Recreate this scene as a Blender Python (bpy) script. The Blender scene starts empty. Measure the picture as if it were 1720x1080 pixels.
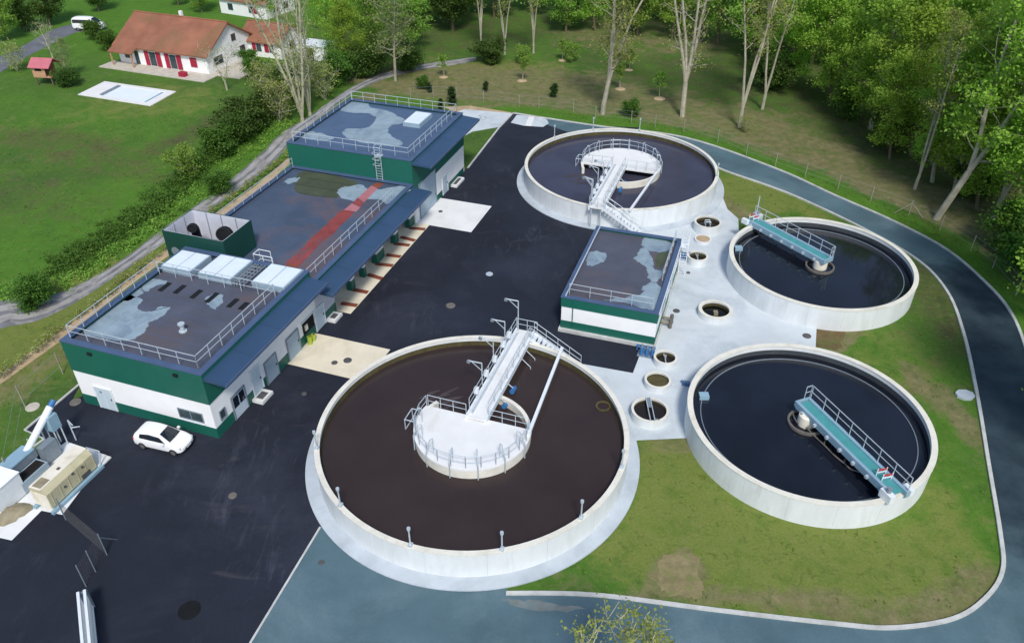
import bpy, math, random
import numpy as np
from mathutils import Vector, Matrix
R_ = math.radians
rnd = random.Random(7)
sc = bpy.context.scene
C = sc.collection
# ------------------------------------------------------------------ camera
CAMH, FOC, PITCH = 40.0, 1340.0, R_(35.487)
cam = bpy.data.cameras.new('camera'); co = bpy.data.objects.new('camera', cam); C.objects.link(co)
co.location = (0, 0, CAMH); co.rotation_euler = (R_(90) - PITCH, 0, 0)
cam.sensor_fit = 'HORIZONTAL'; cam.sensor_width = 36; cam.lens = FOC / 1720 * 36
cam.clip_start = 0.5; cam.clip_end = 4000
sc.camera = co
def G(px, py, z=0.0):
    """survey helper: ground (or level z) point seen at a photograph position"""
    u = (px - 860) / FOC; v = -(py - 540) / FOC
    cp, sp = math.cos(PITCH), math.sin(PITCH)
    d = (u, cp + v * sp, -sp + v * cp); k = (CAMH - z) / -d[2]
    return Vector((d[0] * k, d[1] * k, z))
# ------------------------------------------------------------------ light
EL = R_(50); SUN = Vector((0.14, -1.0, 0)).normalized() * math.cos(EL) + Vector((0, 0, math.sin(EL)))
w = bpy.data.worlds.new('World'); sc.world = w; w.use_nodes = True
nt = w.node_tree; bg = nt.nodes['Background']
sky = nt.nodes.new('ShaderNodeTexSky'); sky.sky_type = 'NISHITA'; sky.sun_disc = False
sky.sun_elevation = EL; sky.sun_rotation = R_(172); sky.altitude = 100; sky.air_density = 1.0; sky.dust_density = 1.6
nt.links.new(sky.outputs[0], bg.inputs[0]); bg.inputs[1].default_value = 0.145
sl = bpy.data.lights.new('sun', 'SUN'); so = bpy.data.objects.new('sun', sl); C.objects.link(so)
sl.energy = 2.75; sl.angle = R_(10); sl.color = (1.0, 0.95, 0.88)
so.rotation_euler = (-SUN).to_track_quat('-Z', 'Y').to_euler(); so.location = (0, -40, 90)
sc.view_settings.view_transform = 'Standard'; sc.view_settings.look = 'None'
sc.view_settings.exposure = 0.08; sc.view_settings.gamma = 1.0
try:
    sc.cycles.max_bounces = 6; sc.cycles.transparent_max_bounces = 6
except Exception: pass
# ------------------------------------------------------------------ materials
def S(r, g, b, k=1.0):
    f = lambda c: ((c / 255) / 12.92 if c <= 10 else ((c / 255 + .055) / 1.055) ** 2.4) * k
    return (f(r), f(g), f(b), 1)
def _nodes(name):
    m = bpy.data.materials.new(name); m.use_nodes = True
    t = m.node_tree; return m, t, t.nodes['Principled BSDF']
def mixc(t, fac, a, b):
    n = t.nodes.new('ShaderNodeMix'); n.data_type = 'RGBA'
    for sock, val in ((n.inputs[0], fac), (n.inputs[6], a), (n.inputs[7], b)):
        if hasattr(val, 'node'): t.links.new(val, sock)
        else: sock.default_value = val
    return n.outputs[2]
def noise(t, scale, detail=4, rough=.55, stretch=None, dist=0.0, coord='Object'):
    tc = t.nodes.new('ShaderNodeTexCoord'); n = t.nodes.new('ShaderNodeTexNoise')
    n.inputs['Scale'].default_value = scale; n.inputs['Detail'].default_value = detail
    n.inputs['Roughness'].default_value = rough; n.inputs['Distortion'].default_value = dist
    src = tc.outputs[coord]
    if stretch:
        mp = t.nodes.new('ShaderNodeMapping'); mp.inputs['Scale'].default_value = stretch
        t.links.new(src, mp.inputs['Vector']); src = mp.outputs[0]
    t.links.new(src, n.inputs['Vector']); return n.outputs['Fac']
def ramp(t, fac, lo, hi, a=0.0, b=1.0):
    n = t.nodes.new('ShaderNodeMapRange'); n.clamp = True
    n.inputs[1].default_value = lo; n.inputs[2].default_value = hi; n.inputs[3].default_value = a; n.inputs[4].default_value = b
    t.links.new(fac, n.inputs[0]); return n.outputs[0]
def mth(t, op, a, b):
    n = t.nodes.new('ShaderNodeMath'); n.operation = op
    for i, v in enumerate((a, b)):
        if hasattr(v, 'node'): t.links.new(v, n.inputs[i])
        else: n.inputs[i].default_value = v
    return n.outputs[0]
def bump(t, p, h, strength, dist=.05):
    b = t.nodes.new('ShaderNodeBump'); b.inputs['Strength'].default_value = strength; b.inputs['Distance'].default_value = dist
    t.links.new(h, b.inputs['Height']); t.links.new(b.outputs[0], p.inputs['Normal'])
def pm(name, base, rough=.7, var=.12, scale=1.5, fine=14, metal=0., spec=.35, col2=None, amt=.5, bmp=0., stretch=None):
    """principled material: broad stains of a second colour plus fine speckle"""
    m, t, p = _nodes(name)
    k = lambda s: (base[0] * s, base[1] * s, base[2] * s, 1)
    n1 = noise(t, scale, 5, .6, stretch); n2 = noise(t, fine, 3, .6)
    c = mixc(t, ramp(t, n1, .35, .68), k(1 - var), k(1 + var * .6))
    if col2: c = mixc(t, mth(t, 'MULTIPLY', ramp(t, noise(t, scale * .6, 6, .65, stretch, .4), .5, .68), amt), c, col2)
    c = mixc(t, ramp(t, n2, .3, .7, 0, var), c, k(.55))
    t.links.new(c, p.inputs['Base Color'])
    t.links.new(ramp(t, n1, .3, .7, min(1, rough * 1.1), rough * .88), p.inputs['Roughness'])
    p.inputs['Metallic'].default_value = metal; p.inputs['Specular IOR Level'].default_value = spec
    if bmp: bump(t, p, n2, bmp)
    return m
MT = {}
MT['asphalt'] = pm('fresh_asphalt', S(35, 40, 53), .8, .28, .12, 5, col2=S(54, 58, 72), amt=.95, bmp=.15, spec=.3)
def _scuff(m, c2, sc_, amt, lo=.56, hi=.74, stretch=(1, .22, 1), rot=20):
    t = m.node_tree; p = t.nodes['Principled BSDF']; old = p.inputs['Base Color'].links[0].from_socket
    f = ramp(t, noise(t, sc_, 6, .7, stretch, 1.2), lo, hi, 0, amt); g_ = ramp(t, noise(t, .09, 3, .5), .45, .6)
    t.links.new(mixc(t, mth(t, 'MULTIPLY', f, g_), old, c2), p.inputs['Base Color'])
_scuff(MT['asphalt'], S(76, 80, 94), .9, .55, .54, .74); _scuff(MT['asphalt'], S(88, 86, 88), .35, .5, .58, .75, (.35, 1, 1)); _scuff(MT['asphalt'], S(24, 28, 36), .5, .7, .55, .7, (.3, 1, 1)); _scuff(MT['asphalt'], S(74, 76, 86), 3.5, .35, .6, .75, (1, 1, 1))
MT['road'] = pm('worn_asphalt', S(84, 110, 120), .85, .2, .22, 6, col2=S(104, 127, 136), amt=.8, bmp=.15, spec=.25)
def _dark_zone():  # darkens the road inside a ragged ellipse on its right stretch
    m = MT['road']; t = m.node_tree; p = t.nodes['Principled BSDF']; old = p.inputs['Base Color'].links[0].from_socket
    tc = t.nodes.new('ShaderNodeTexCoord'); mp = t.nodes.new('ShaderNodeMapping'); mp.vector_type = 'TEXTURE'
    mp.inputs['Location'].default_value = (41.5, 46, 0); mp.inputs['Rotation'].default_value = (0, 0, R_(-14)); mp.inputs['Scale'].default_value = (12, 21.5, 10)
    t.links.new(tc.outputs['Object'], mp.inputs['Vector']); ln = t.nodes.new('ShaderNodeVectorMath'); ln.operation = 'LENGTH'; t.links.new(mp.outputs[0], ln.inputs[0])
    d = mth(t, 'ADD', ln.outputs['Value'], mth(t, 'MULTIPLY', mth(t, 'SUBTRACT', noise(t, .25, 5, .6), .5), .55))
    c = mixc(t, ramp(t, noise(t, .5, 5, .6), .35, .7), S(38, 54, 64), S(56, 72, 82))
    t.links.new(mixc(t, ramp(t, d, .86, 1.1, 1, 0), old, c), p.inputs['Base Color'])
_dark_zone()
MT['kerb'] = pm('kerb_concrete', S(198, 200, 198), .85, .15, 1.2, 9, col2=S(150, 150, 140), amt=.5)
MT['pad'] = pm('poured_concrete', S(200, 209, 214), .85, .09, .35, 7, col2=S(168, 180, 188), amt=.85)
MT['padwarm'] = pm('cream_concrete', S(228, 220, 198), .85, .07, .5, 7, col2=S(200, 190, 168), amt=.6)
MT['padwhite'] = pm('white_concrete', S(228, 230, 230), .85, .06, .5, 7, col2=S(205, 205, 200), amt=.6)
MT['tank'] = pm('tank_concrete', S(222, 227, 229), .8, .07, .9, 8, col2=S(196, 200, 198), amt=.6, stretch=(1, 1, .25))
MT['rim'] = pm('tank_rim_concrete', S(226, 224, 212), .8, .09, 1.2, 9, col2=S(190, 186, 168), amt=.5)
MT['scum'] = pm('algae_stained_concrete', S(88, 82, 52), .8, .3, 1.6, 9, col2=S(50, 46, 30), amt=.7, stretch=(1, 1, .3))
MT['shadewall'] = pm('shaded_grey_concrete', S(70, 76, 82), .6, .2, 1.2, 8, stretch=(1, 1, .3))  # shade on the settling tanks' inner wall, put into the colour
MT['foam'] = pm('thin_brown_foam', S(74, 66, 66), .6, .2, 2, 6)
MT['apron'] = pm('apron_concrete', S(186, 196, 204), .85, .12, .5, 8, col2=S(154, 164, 172), amt=.6)
MT['white'] = pm('white_render', S(242, 243, 244), .8, .04, .6, 9)
MT['green'] = pm('dark_green_cladding', S(28, 98, 84), .45, .06, .5, 20, spec=.4)
MT['boxgreen'] = pm('deep_green_cladding', S(18, 66, 58), .5, .06, .5, 20, spec=.4)
MT['coping'] = pm('blue_grey_coping', S(74, 94, 126), .5, .1, .8, 9, spec=.45)
MT['canopy'] = pm('slate_blue_sheet', S(52, 78, 108), .45, .07, .3, 8, spec=.45)
MT['roof'] = pm('damp_roof_membrane', S(84, 88, 102), .6, .18, .35, 6, col2=S(96, 86, 88), amt=.9, spec=.4)
MT['roofblue'] = pm('damp_blue_membrane', S(78, 100, 128), .6, .1, .3, 6, col2=S(84, 88, 108), amt=.5, spec=.4)
MT['roofb'] = pm('wet_brown_membrane', S(74, 88, 110), .5, .25, .2, 4, col2=S(108, 90, 90), amt=1.0, spec=.5)
MT['dry'] = pm('dry_roof_membrane', S(142, 162, 174), .8, .16, .8, 8, col2=S(110, 130, 148), amt=1.0)
MT['rust'] = pm('rust_red_stain', S(146, 70, 68), .7, .28, .6, 5, col2=S(100, 84, 90), amt=1.0)
MT['pinkrust'] = pm('pale_pink_stain', S(178, 116, 122), .75, .15, .8, 6, col2=S(150, 92, 96), amt=.8)
MT['brownrust'] = pm('brown_rust_stain', S(136, 76, 58), .8, .2, 1.2, 7)
MT['moss'] = pm('mossy_membrane', S(76, 84, 66), .7, .25, .5, 5)
MT['steel'] = pm('galvanised_steel', S(196, 208, 216), .4, .08, 3, 20, metal=.25)
MT['steelgrey'] = pm('dull_steel', S(140, 152, 162), .5, .1, 3, 20, metal=.3)
MT['aluwhite'] = pm('white_aluminium', S(226, 233, 238), .45, .07, 2, 16, spec=.45)
MT['skylight'] = pm('opal_skylight', S(224, 236, 243), .35, .05, .8, 8, spec=.5)
MT['skyframe'] = pm('skylight_frame', S(150, 172, 186), .5, .08, 1, 9)
MT['glass'] = pm('dark_window_glass', S(62, 78, 84), .12, .3, .9, 3, spec=.6)
MT['carglass'] = pm('tinted_car_glass', S(24, 34, 46), .08, .25, 1.5, 4, spec=.6)
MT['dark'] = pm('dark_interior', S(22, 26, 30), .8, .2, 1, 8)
MT['door'] = pm('light_grey_door', S(196, 212, 222), .5, .06, 1, 9)
MT['gate'] = pm('grey_sectional_door', S(160, 180, 194), .5, .07, .8, 9)
MT['recess'] = pm('pale_bay_wall', S(202, 206, 216), .85, .1, .8, 8)
MT['teal'] = pm('teal_grating', S(76, 152, 156), .7, .12, 1.2, 18, bmp=.2)
MT['bluepump'] = pm('blue_enamel', S(56, 112, 168), .4, .1, 2, 9)
MT['cream'] = pm('cream_painted_steel', S(236, 230, 214), .55, .08, 1, 8, col2=S(180, 172, 140), amt=.5)
MT['creamshade'] = pm('shaded_cream_steel', S(196, 190, 158), .6, .1, 1, 8, col2=S(165, 158, 120), amt=.5)  # same cream steel, darkened in colour for the container's shaded side
MT['palesteel'] = pm('pale_blue_steel', S(140, 172, 190), .5, .1, 1, 8)
MT['sludge'] = pm('brown_sludge', S(150, 142, 118), .9, .25, 2, 8, bmp=.4)
MT['carwhite'] = pm('white_car_paint', S(238, 240, 241), .22, .03, 1, 9, spec=.55)
MT['tyre'] = pm('tyre_rubber', S(34, 34, 36), .85, .1, 3, 12)
MT['rim_w'] = pm('alloy_wheel', S(150, 152, 154), .35, .1, 3, 12, metal=.6)
MT['lamp'] = pm('headlight_lens', S(206, 214, 220), .1, .06, 2, 9, spec=.6)
MT['red'] = pm('red_paint', S(196, 50, 44), .5, .1, 2, 9)
MT['shutter'] = pm('dark_red_shutter', S(166, 40, 66), .6, .12, 2, 9)
MT['tile'] = pm('terracotta_tile', S(152, 102, 80), .85, .22, .35, 5, col2=S(122, 100, 70), amt=.75, bmp=.3)
MT['tilepink'] = pm('pink_felt_roof', S(190, 110, 120), .8, .12, 1, 8)
MT['timber'] = pm('pale_timber', S(190, 150, 118), .8, .15, 1.5, 9)
MT['stone'] = pm('pale_stone', S(196, 190, 176), .85, .15, 1, 8)
MT['poolcover'] = pm('pale_pool_cover', S(226, 236, 240), .5, .04, .5, 6)
MT['poolpave'] = pm('white_pool_paving', S(226, 226, 224), .8, .06, .6, 7)
MT['iron'] = pm('cast_iron', S(88, 88, 90), .7, .2, 2, 10)
MT['ironpale'] = pm('worn_iron_cover', S(112, 108, 102), .75, .2, 2, 10)
MT['oil'] = pm('black_rubber_cover', S(12, 15, 18), .85, .2, 1, 8)
MT['bark'] = pm('pale_bark', S(178, 172, 154), .9, .22, 1.2, 7, col2=S(128, 124, 104), amt=.7, bmp=.3)
MT['barkdk'] = pm('brown_bark', S(112, 102, 82), .9, .25, 1.2, 7, bmp=.3)
MT['barkgrey'] = pm('grey_green_twig', S(176, 174, 150), .9, .2, 1.2, 7)
MT['gravel'] = pm('grey_gravel', S(122, 124, 128), .95, .35, .5, 4, col2=S(186, 182, 174), amt=1.0, bmp=.4)
MT['lightgravel'] = pm('pale_gravel', S(166, 164, 162), .95, .3, .5, 4, col2=S(116, 116, 112), amt=1.0, bmp=.4)
MT['soil'] = pm('brown_soil', S(108, 92, 62), .95, .25, .9, 5, col2=S(96, 112, 54), amt=.9, bmp=.4)
MT['drysoil'] = pm('dry_soil', S(138, 128, 92), .95, .25, 1.3, 5, col2=S(104, 122, 56), amt=1.0, bmp=.4)
MT['sandy'] = pm('sandy_smear', S(118, 128, 128), .95, .2, .9, 5, col2=S(98, 118, 124), amt=1.0)
MT['tarmac'] = pm('old_tarmac', S(108, 112, 122), .9, .2, .35, 4, bmp=.2)
MT['mulch'] = pm('beige_mulch', S(186, 164, 132), .95, .18, .8, 6, col2=S(150, 132, 100), amt=.6, bmp=.4)
MT['wood'] = pm('grey_wood_post', S(158, 152, 138), .85, .15, 2, 9)
MT['yellowgreen'] = pm('yellow_green_plastic', S(168, 186, 66), .5, .1, 2, 9)
def water(name, base, rough, rip, scale, col2=None):
    m, t, p = _nodes(name)
    n = noise(t, .25, 3, .5)
    c = mixc(t, ramp(t, n, .35, .7), base, col2 or base)
    t.links.new(c, p.inputs['Base Color']); p.inputs['Roughness'].default_value = rough; p.inputs['IOR'].default_value = 1.33 if rough > .1 else 1.52
    p.inputs['Specular IOR Level'].default_value = .5
    bump(t, p, noise(t, scale, 3, .5), rip, .02); return m
MT['brownwater'] = water('brown_sludge_water', S(52, 43, 43), .2, .3, 2.0, S(58, 49, 48))
MT['skywater'] = water('sky_tinted_water', S(56, 56, 70), .16, .25, 2.0, S(64, 66, 84))  # sky reflection on the back tank painted into the base colour
MT['clearwater'] = water('dark_clear_water', S(18, 21, 29), .06, .16, 1.1, S(27, 32, 44))
MT['blackwater'] = water('black_chamber_water', S(14, 17, 16), .15, .1, 3)
MT['chamberwater'] = water('dark_chamber_water', S(40, 36, 34), .12, .2, 3)
def leafmat(name, c1, c2, c3, trans=.35):
    m, t, p = _nodes(name)
    g = t.nodes.new('ShaderNodeNewGeometry'); oi = t.nodes.new('ShaderNodeObjectInfo')
    at = t.nodes.new('ShaderNodeAttribute'); at.attribute_name = 'tone'
    c = mixc(t, at.outputs['Fac'], c1, c2)
    c = mixc(t, mth(t, 'MULTIPLY', g.outputs['Random Per Island'], .55), c, c3)
    hs = t.nodes.new('ShaderNodeHueSaturation'); t.links.new(c, hs.inputs['Color'])
    t.links.new(ramp(t, oi.outputs['Random'], 0, 1, .485, .512), hs.inputs['Hue'])
    t.links.new(ramp(t, oi.outputs['Random'], 0, 1, .85, 1.15), hs.inputs['Value'])
    p.inputs['Roughness'].default_value = .6; p.inputs['Specular IOR Level'].default_value = .25
    t.links.new(hs.outputs[0], p.inputs['Base Color'])
    tr = t.nodes.new('ShaderNodeBsdfTranslucent'); t.links.new(hs.outputs[0], tr.inputs['Color'])
    mx = t.nodes.new('ShaderNodeMixShader'); mx.inputs[0].default_value = trans
    t.links.new(p.outputs[0], mx.inputs[1]); t.links.new(tr.outputs[0], mx.inputs[2])
    t.links.new(mx.outputs[0], t.nodes['Material Output'].inputs['Surface']); return m
MT['leafbright'] = leafmat('fresh_leaf', S(122, 164, 54), S(178, 212, 92), S(148, 190, 70), .5)
MT['leafmid'] = leafmat('mid_green_leaf', S(112, 154, 58), S(166, 198, 92), S(136, 178, 74), .5)
MT['leafdark'] = leafmat('dark_leaf', S(54, 82, 34), S(92, 124, 50), S(70, 102, 42))
MT['leafolive'] = leafmat('olive_leaf', S(124, 140, 66), S(176, 184, 104), S(146, 164, 78), .4)
MT['leafgrey'] = leafmat('grey_green_leaf', S(112, 136, 74), S(162, 178, 116), S(134, 156, 88), .4)
MT['leafhedge'] = leafmat('hedge_leaf', S(58, 96, 36), S(104, 144, 56), S(78, 120, 44))
MT['conifer'] = leafmat('conifer_needle', S(34, 62, 28), S(54, 84, 38), S(44, 72, 32), .15)
MT['grassblade'] = leafmat('grass_blade', S(92, 122, 46), S(134, 144, 76), S(110, 136, 56))
# ------------------------------------------------------------------ mesh collector
class MB:
    def __init__(s): s.v, s.f, s.m = [], [], []
    def add(s, vs, fs, m=0):
        o = len(s.v); s.v += [tuple(v) for v in vs]
        for f in fs: s.f.append(tuple(i + o for i in f)); s.m.append(m)
        return s
    def box(s, x0, y0, z0, x1, y1, z1, m=0):
        vs = [(x, y, z) for z in (z0, z1) for x, y in ((x0, y0), (x1, y0), (x1, y1), (x0, y1))]
        return s.add(vs, [(3, 2, 1, 0), (4, 5, 6, 7), (0, 1, 5, 4), (1, 2, 6, 5), (2, 3, 7, 6), (3, 0, 4, 7)], m)
    def prism(s, poly, z0, z1, m=0):
        a = sum(poly[i][0] * poly[(i + 1) % len(poly)][1] - poly[(i + 1) % len(poly)][0] * poly[i][1] for i in range(len(poly)))
        if a < 0: poly = poly[::-1]
        n = len(poly); vs = [(p[0], p[1], z0) for p in poly] + [(p[0], p[1], z1) for p in poly]
        return s.add(vs, [tuple(range(n))[::-1], tuple(range(n, 2 * n))] + [(i, (i + 1) % n, n + (i + 1) % n, n + i) for i in range(n)], m)
    def sheet(s, poly, z, m=0):
        a = sum(poly[i][0] * poly[(i + 1) % len(poly)][1] - poly[(i + 1) % len(poly)][0] * poly[i][1] for i in range(len(poly)))
        if a < 0: poly = poly[::-1]
        return s.add([(p[0], p[1], z) for p in poly], [tuple(range(len(poly)))], m)
    def frame(s, p, q):
        d = (Vector(q) - Vector(p)); L = d.length; d = d.normalized()
        up = Vector((0, 0, 1)) if abs(d.z) < .95 else Vector((1, 0, 0))
        a = d.cross(up).normalized(); b = a.cross(d).normalized(); return d, a, b, L
    def beam(s, p, q, w, h, m=0):
        d, a, b, L = s.frame(p, q); p = Vector(p); q = Vector(q)
        vs = [c + a * x * w / 2 + b * y * h / 2 for c in (p, q) for x, y in ((-1, -1), (1, -1), (1, 1), (-1, 1))]
        return s.add(vs, [(0, 1, 2, 3), (7, 6, 5, 4), (0, 4, 5, 1), (1, 5, 6, 2), (2, 6, 7, 3), (3, 7, 4, 0)], m)
    def tube(s, p, q, r, n=6, r2=None, m=0):
        d, a, b, L = s.frame(p, q); p = Vector(p); q = Vector(q); r2 = r if r2 is None else r2
        vs = [c + (a * math.cos(2 * math.pi * i / n) + b * math.sin(2 * math.pi * i / n)) * rr for c, rr in ((p, r), (q, r2)) for i in range(n)]
        return s.add(vs, [(i, n + i, n + (i + 1) % n, (i + 1) % n) for i in range(n)] + [tuple(range(n)), tuple(range(n, 2 * n))[::-1]], m)
    def path(s, pts, r, n=6, m=0):
        for a, b in zip(pts, pts[1:]): s.tube(a, b, r, n, m=m)
        return s
    def lathe(s, prof, c=(0, 0), n=64, a0=0., a1=2 * math.pi, m=0):
        """closed profile (r, z) swept round c"""
        full = abs(a1 - a0 - 2 * math.pi) < 1e-6; k = len(prof); cols = n if full else n + 1; vs = []
        for i in range(cols):
            a = a0 + (a1 - a0) * i / n
            vs += [(c[0] + r * math.cos(a), c[1] + r * math.sin(a), z) for r, z in prof]
        fs = []
        for i in range(n):
            for j in range(k):
                A = i * k + j; B = i * k + (j + 1) % k; i2 = (i + 1) % cols
                fs.append((A, i2 * k + j, i2 * k + (j + 1) % k, B))
        if not full: fs += [tuple(range(k)), tuple(range((cols - 1) * k, cols * k))[::-1]]
        return s.add(vs, fs, m)
    def disc(s, c, r, z, n=48, m=0, ry=None, rot=0):
        ry = ry or r; P = []
        for i in range(n):
            a = 2 * math.pi * i / n; x, y = r * math.cos(a), ry * math.sin(a)
            P.append((c[0] + x * math.cos(rot) - y * math.sin(rot), c[1] + x * math.sin(rot) + y * math.cos(rot)))
        return s.sheet(P, z, m)
    def cyl(s, c, r, z0, z1, n=24, m=0): return s.tube((c[0], c[1], z0), (c[0], c[1], z1), r, n, m=m)
    def build(s, name, mats, parent=None, smooth=False):
        me = bpy.data.meshes.new(name); me.from_pydata(s.v, [], s.f)
        if not isinstance(mats, (list, tuple)): mats = [mats]
        for k in mats: me.materials.append(MT[k] if isinstance(k, str) else k)
        if len(mats) > 1: me.polygons.foreach_set('material_index', s.m)
        if smooth: me.polygons.foreach_set('use_smooth', [True] * len(s.f))
        me.update(); o = bpy.data.objects.new(name, me); C.objects.link(o)
        if parent is not None: o.parent = parent
        return o
def tag(o, label=None, cat=None, group=None, kind=None):
    if label: o['label'] = label
    if cat: o['category'] = cat
    if group: o['group'] = group
    if kind: o['kind'] = kind
    return o
def thing(name, loc, rz, label, cat, group=None):
    o = bpy.data.objects.new(name, None); C.objects.link(o); o.empty_display_size = .3
    o.location = loc; o.rotation_euler = (0, 0, rz); return tag(o, label, cat, group)
def copy_tree(o, parent=None):
    c = o.copy(); C.objects.link(c)
    if parent is not None: c.parent = parent
    for ch in list(o.children): copy_tree(ch, c)
    return c
def struct(o): o['kind'] = 'structure'; return o
def lerp(a, b, t): return tuple(x + (y - x) * t for x, y in zip(a, b))
def rail(mb, pts, h=1.1, step=1.5, r=.028, closed=False, mid=True):
    pts = [Vector(p) for p in pts]
    if closed: pts = pts + [pts[0]]
    for a, b in zip(pts, pts[1:]):
        L = (b - a).length; n = max(1, round(L / step))
        for i in range(n + 1):
            p = a.lerp(b, i / n); mb.tube(p, p + Vector((0, 0, h)), r, 5)
        mb.tube(a + Vector((0, 0, h)), b + Vector((0, 0, h)), r * 1.05, 5)
        if mid: mb.tube(a + Vector((0, 0, h * .52)), b + Vector((0, 0, h * .52)), r * .85, 5)
    return mb
def spline(P, n=6, closed=True):
    """Catmull-Rom through 2-D points"""
    out = []; N = len(P); rng = range(N if closed else N - 1)
    for i in rng:
        g = (lambda k: P[k % N]) if closed else (lambda k: P[max(0, min(N - 1, k))])
        p0, p1, p2, p3 = g(i - 1), g(i), g(i + 1), g(i + 2)
        for j in range(n):
            t = j / n
            out.append(tuple(.5 * (2 * p1[k] + (-p0[k] + p2[k]) * t + (2 * p0[k] - 5 * p1[k] + 4 * p2[k] - p3[k]) * t * t + (-p0[k] + 3 * p1[k] - 3 * p2[k] + p3[k]) * t ** 3) for k in (0, 1)))
    if not closed: out.append(tuple(P[-1][:2]))
    return out
def gp(L, z=0.): return [tuple(G(x, y, z)[:2]) for x, y in L]
# ------------------------------------------------------------------ layout frame (the plant's own axes)
TH = R_(71.0); VH = Vector((math.cos(TH), math.sin(TH))); UH = Vector((-math.sin(TH), math.cos(TH)))
R0 = Vector((-20.99, 41.70))
def L2(px, py, z):
    q = G(px, py, z).xy - R0; return (q.dot(VH), q.dot(UH))
def W2(s, t): q = R0 + VH * s + UH * t; return (q.x, q.y)
# ================================================================== GROUND
gx = np.concatenate([[-1500, -700, -350, -230, -180], np.arange(-150, 150.1, 1.5), [180, 230, 350, 700, 1500]])
gy = np.concatenate([[-600, -250, -90, -30], np.arange(0, 260.1, 1.5), [300, 380, 600, 1000, 2000]])
GX, GY = np.meshgrid(gx, gy); nx, ny = len(gx), len(gy)
zone = np.zeros((ny, nx, 4))
nrs = np.random.RandomState(3)
wob = sum(np.sin(GX * fx + px) * np.sin(GY * fy + py) for fx, fy, px, py in ((.31, .27, 1, 2), (.13, .17, 4, 1), (.61, .53, 2, 5), (.05, .07, 0, 3))) / 4
def blob(px, py, rx, ry, ch, wgt=1., rot=0., soft=.45):
    c = G(px, py); dx, dy = GX - c.x, GY - c.y; a = R_(rot)
    u = (dx * math.cos(a) + dy * math.sin(a)) / rx; v = (-dx * math.sin(a) + dy * math.cos(a)) / ry
    d = np.sqrt(u * u + v * v) + wob * .22
    zone[..., ch] = np.maximum(zone[..., ch], wgt * np.clip((1 + soft - d) / (2 * soft), 0, 1))
# channel 0 bare earth, 1 dry grass, 2 leaf litter, 3 lush grass
for b in [(860, 145, 26, 12, 0, .55, -12), (1020, 165, 20, 10, 0, .52, -20), (1200, 215, 16, 11, 0, .56, -35), (1340, 250, 13, 7, 0, .55, -45), (1480, 315, 13, 6, 0, .6, -50),
          (1090, 60, 20, 14, 0, .45, 0), (1650, 420, 12, 7, 0, .6, -60), (740, 150, 16, 5, 0, .7, -15),
          (1140, 968, 1.9, 1.7, 0, .95, 0, .2), (1400, 562, 2.1, 2.0, 0, 1., 0, .2), (1600, 690, 1.3, 7, 0, .7, 15), (1560, 1020, 8, 1.2, 0, .55, 28), (1300, 1010, 14, 1, 0, .6, -5), (1000, 985, 6, .8, 0, .6, -3),
          (1130, 745, 6, 1.2, 0, .5, 0), (60, 620, 14, 2.6, 0, .45, 66), (620, 165, 14, 2, 0, .6, 50), (1228, 352, 2.4, 4, 0, .55, 0),
          (1150, 800, 3, 7, 1, .9), (1260, 930, 9, 4, 1, .9), (1450, 960, 9, 4, 1, .6), (1250, 330, 6, 8, 1, .8, -50), (1330, 345, 6, 2, 1, .7, -50), (1500, 600, 5, 7, 1, .4), (1560, 880, 4, 6, 1, .5),
          (950, 190, 40, 3, 3, .9, -14), (1500, 372, 30, 2.0, 3, .7, -50), (800, 130, 20, 10, 1, .6),
          (100, 235, 16, 7, 1, .35, -20), (180, 260, 20, 7, 1, .3, -20), (250, 170, 14, 9, 1, .45), (60, 560, 16, 7, 1, .8, 60),
          (1400, 130, 40, 24, 2, .5), (1640, 260, 26, 40, 2, .62), (1780, 460, 20, 34, 2, .7), (1280, 90, 18, 14, 2, .5), (1060, 40, 60, 18, 2, .45), (720, 60, 26, 14, 2, .5), (1000, 100, 10, 5, 2, .4), (1130, 130, 9, 9, 2, .45),
          (100, 240, 13, 5, 2, .5, -20), (200, 275, 14, 5, 2, .45, -20), (60, 330, 12, 6, 2, .4, -20), (1330, 900, 18, 12, 3, .5, 0), (1300, 320, 14, 6, 3, .5, -40), (1520, 620, 8, 14, 3, .5, 0), (250, 330, 34, 8, 3, .8, 60), (120, 200, 30, 10, 3, .6, -20), (300, 30, 50, 25, 3, .9), (430, 180, 26, 4, 2, .6, 60), (640, 130, 14, 6, 2, .5)]:
    blob(*b)
outer = spline(gp([(862, 191), (1000, 212), (1150, 232), (1300, 283), (1400, 328), (1500, 372), (1590, 420), (1660, 480), (1700, 530), (1727, 600), (1752, 700), (1780, 850), (1800, 1000)]) + [(33, 20), (30, 12)], 6, False)
_o = np.array(outer); dv = np.full(GX.shape, 1e9)
for a_ in _o: dv = np.minimum(dv, np.hypot(GX - a_[0], GY - a_[1]))
vg_ = np.clip(1.6 - dv / 2.6 + wob * .5, 0, 1); zone[..., 3] = np.maximum(zone[..., 3], vg_ * .9)
for ch in (0, 2): zone[..., ch] *= 1 - vg_ * .9
zg = np.zeros_like(GX)
me = bpy.data.meshes.new('ground')
vs = np.stack([GX, GY, zg], -1).reshape(-1, 3)
idx = np.arange(nx * ny).reshape(ny, nx)
qs = np.stack([idx[:-1, :-1], idx[:-1, 1:], idx[1:, 1:], idx[1:, :-1]], -1).reshape(-1, 4)
me.from_pydata(vs.tolist(), [], qs.tolist())
ca = me.color_attributes.new('zone', 'FLOAT_COLOR', 'POINT'); ca.data.foreach_set('color', zone.reshape(-1).astype(np.float32))
ground = bpy.data.objects.new('ground', me); C.objects.link(ground); struct(ground)
m, t, p = _nodes('meadow_ground')
at = t.nodes.new('ShaderNodeAttribute'); at.attribute_name = 'zone'
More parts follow.
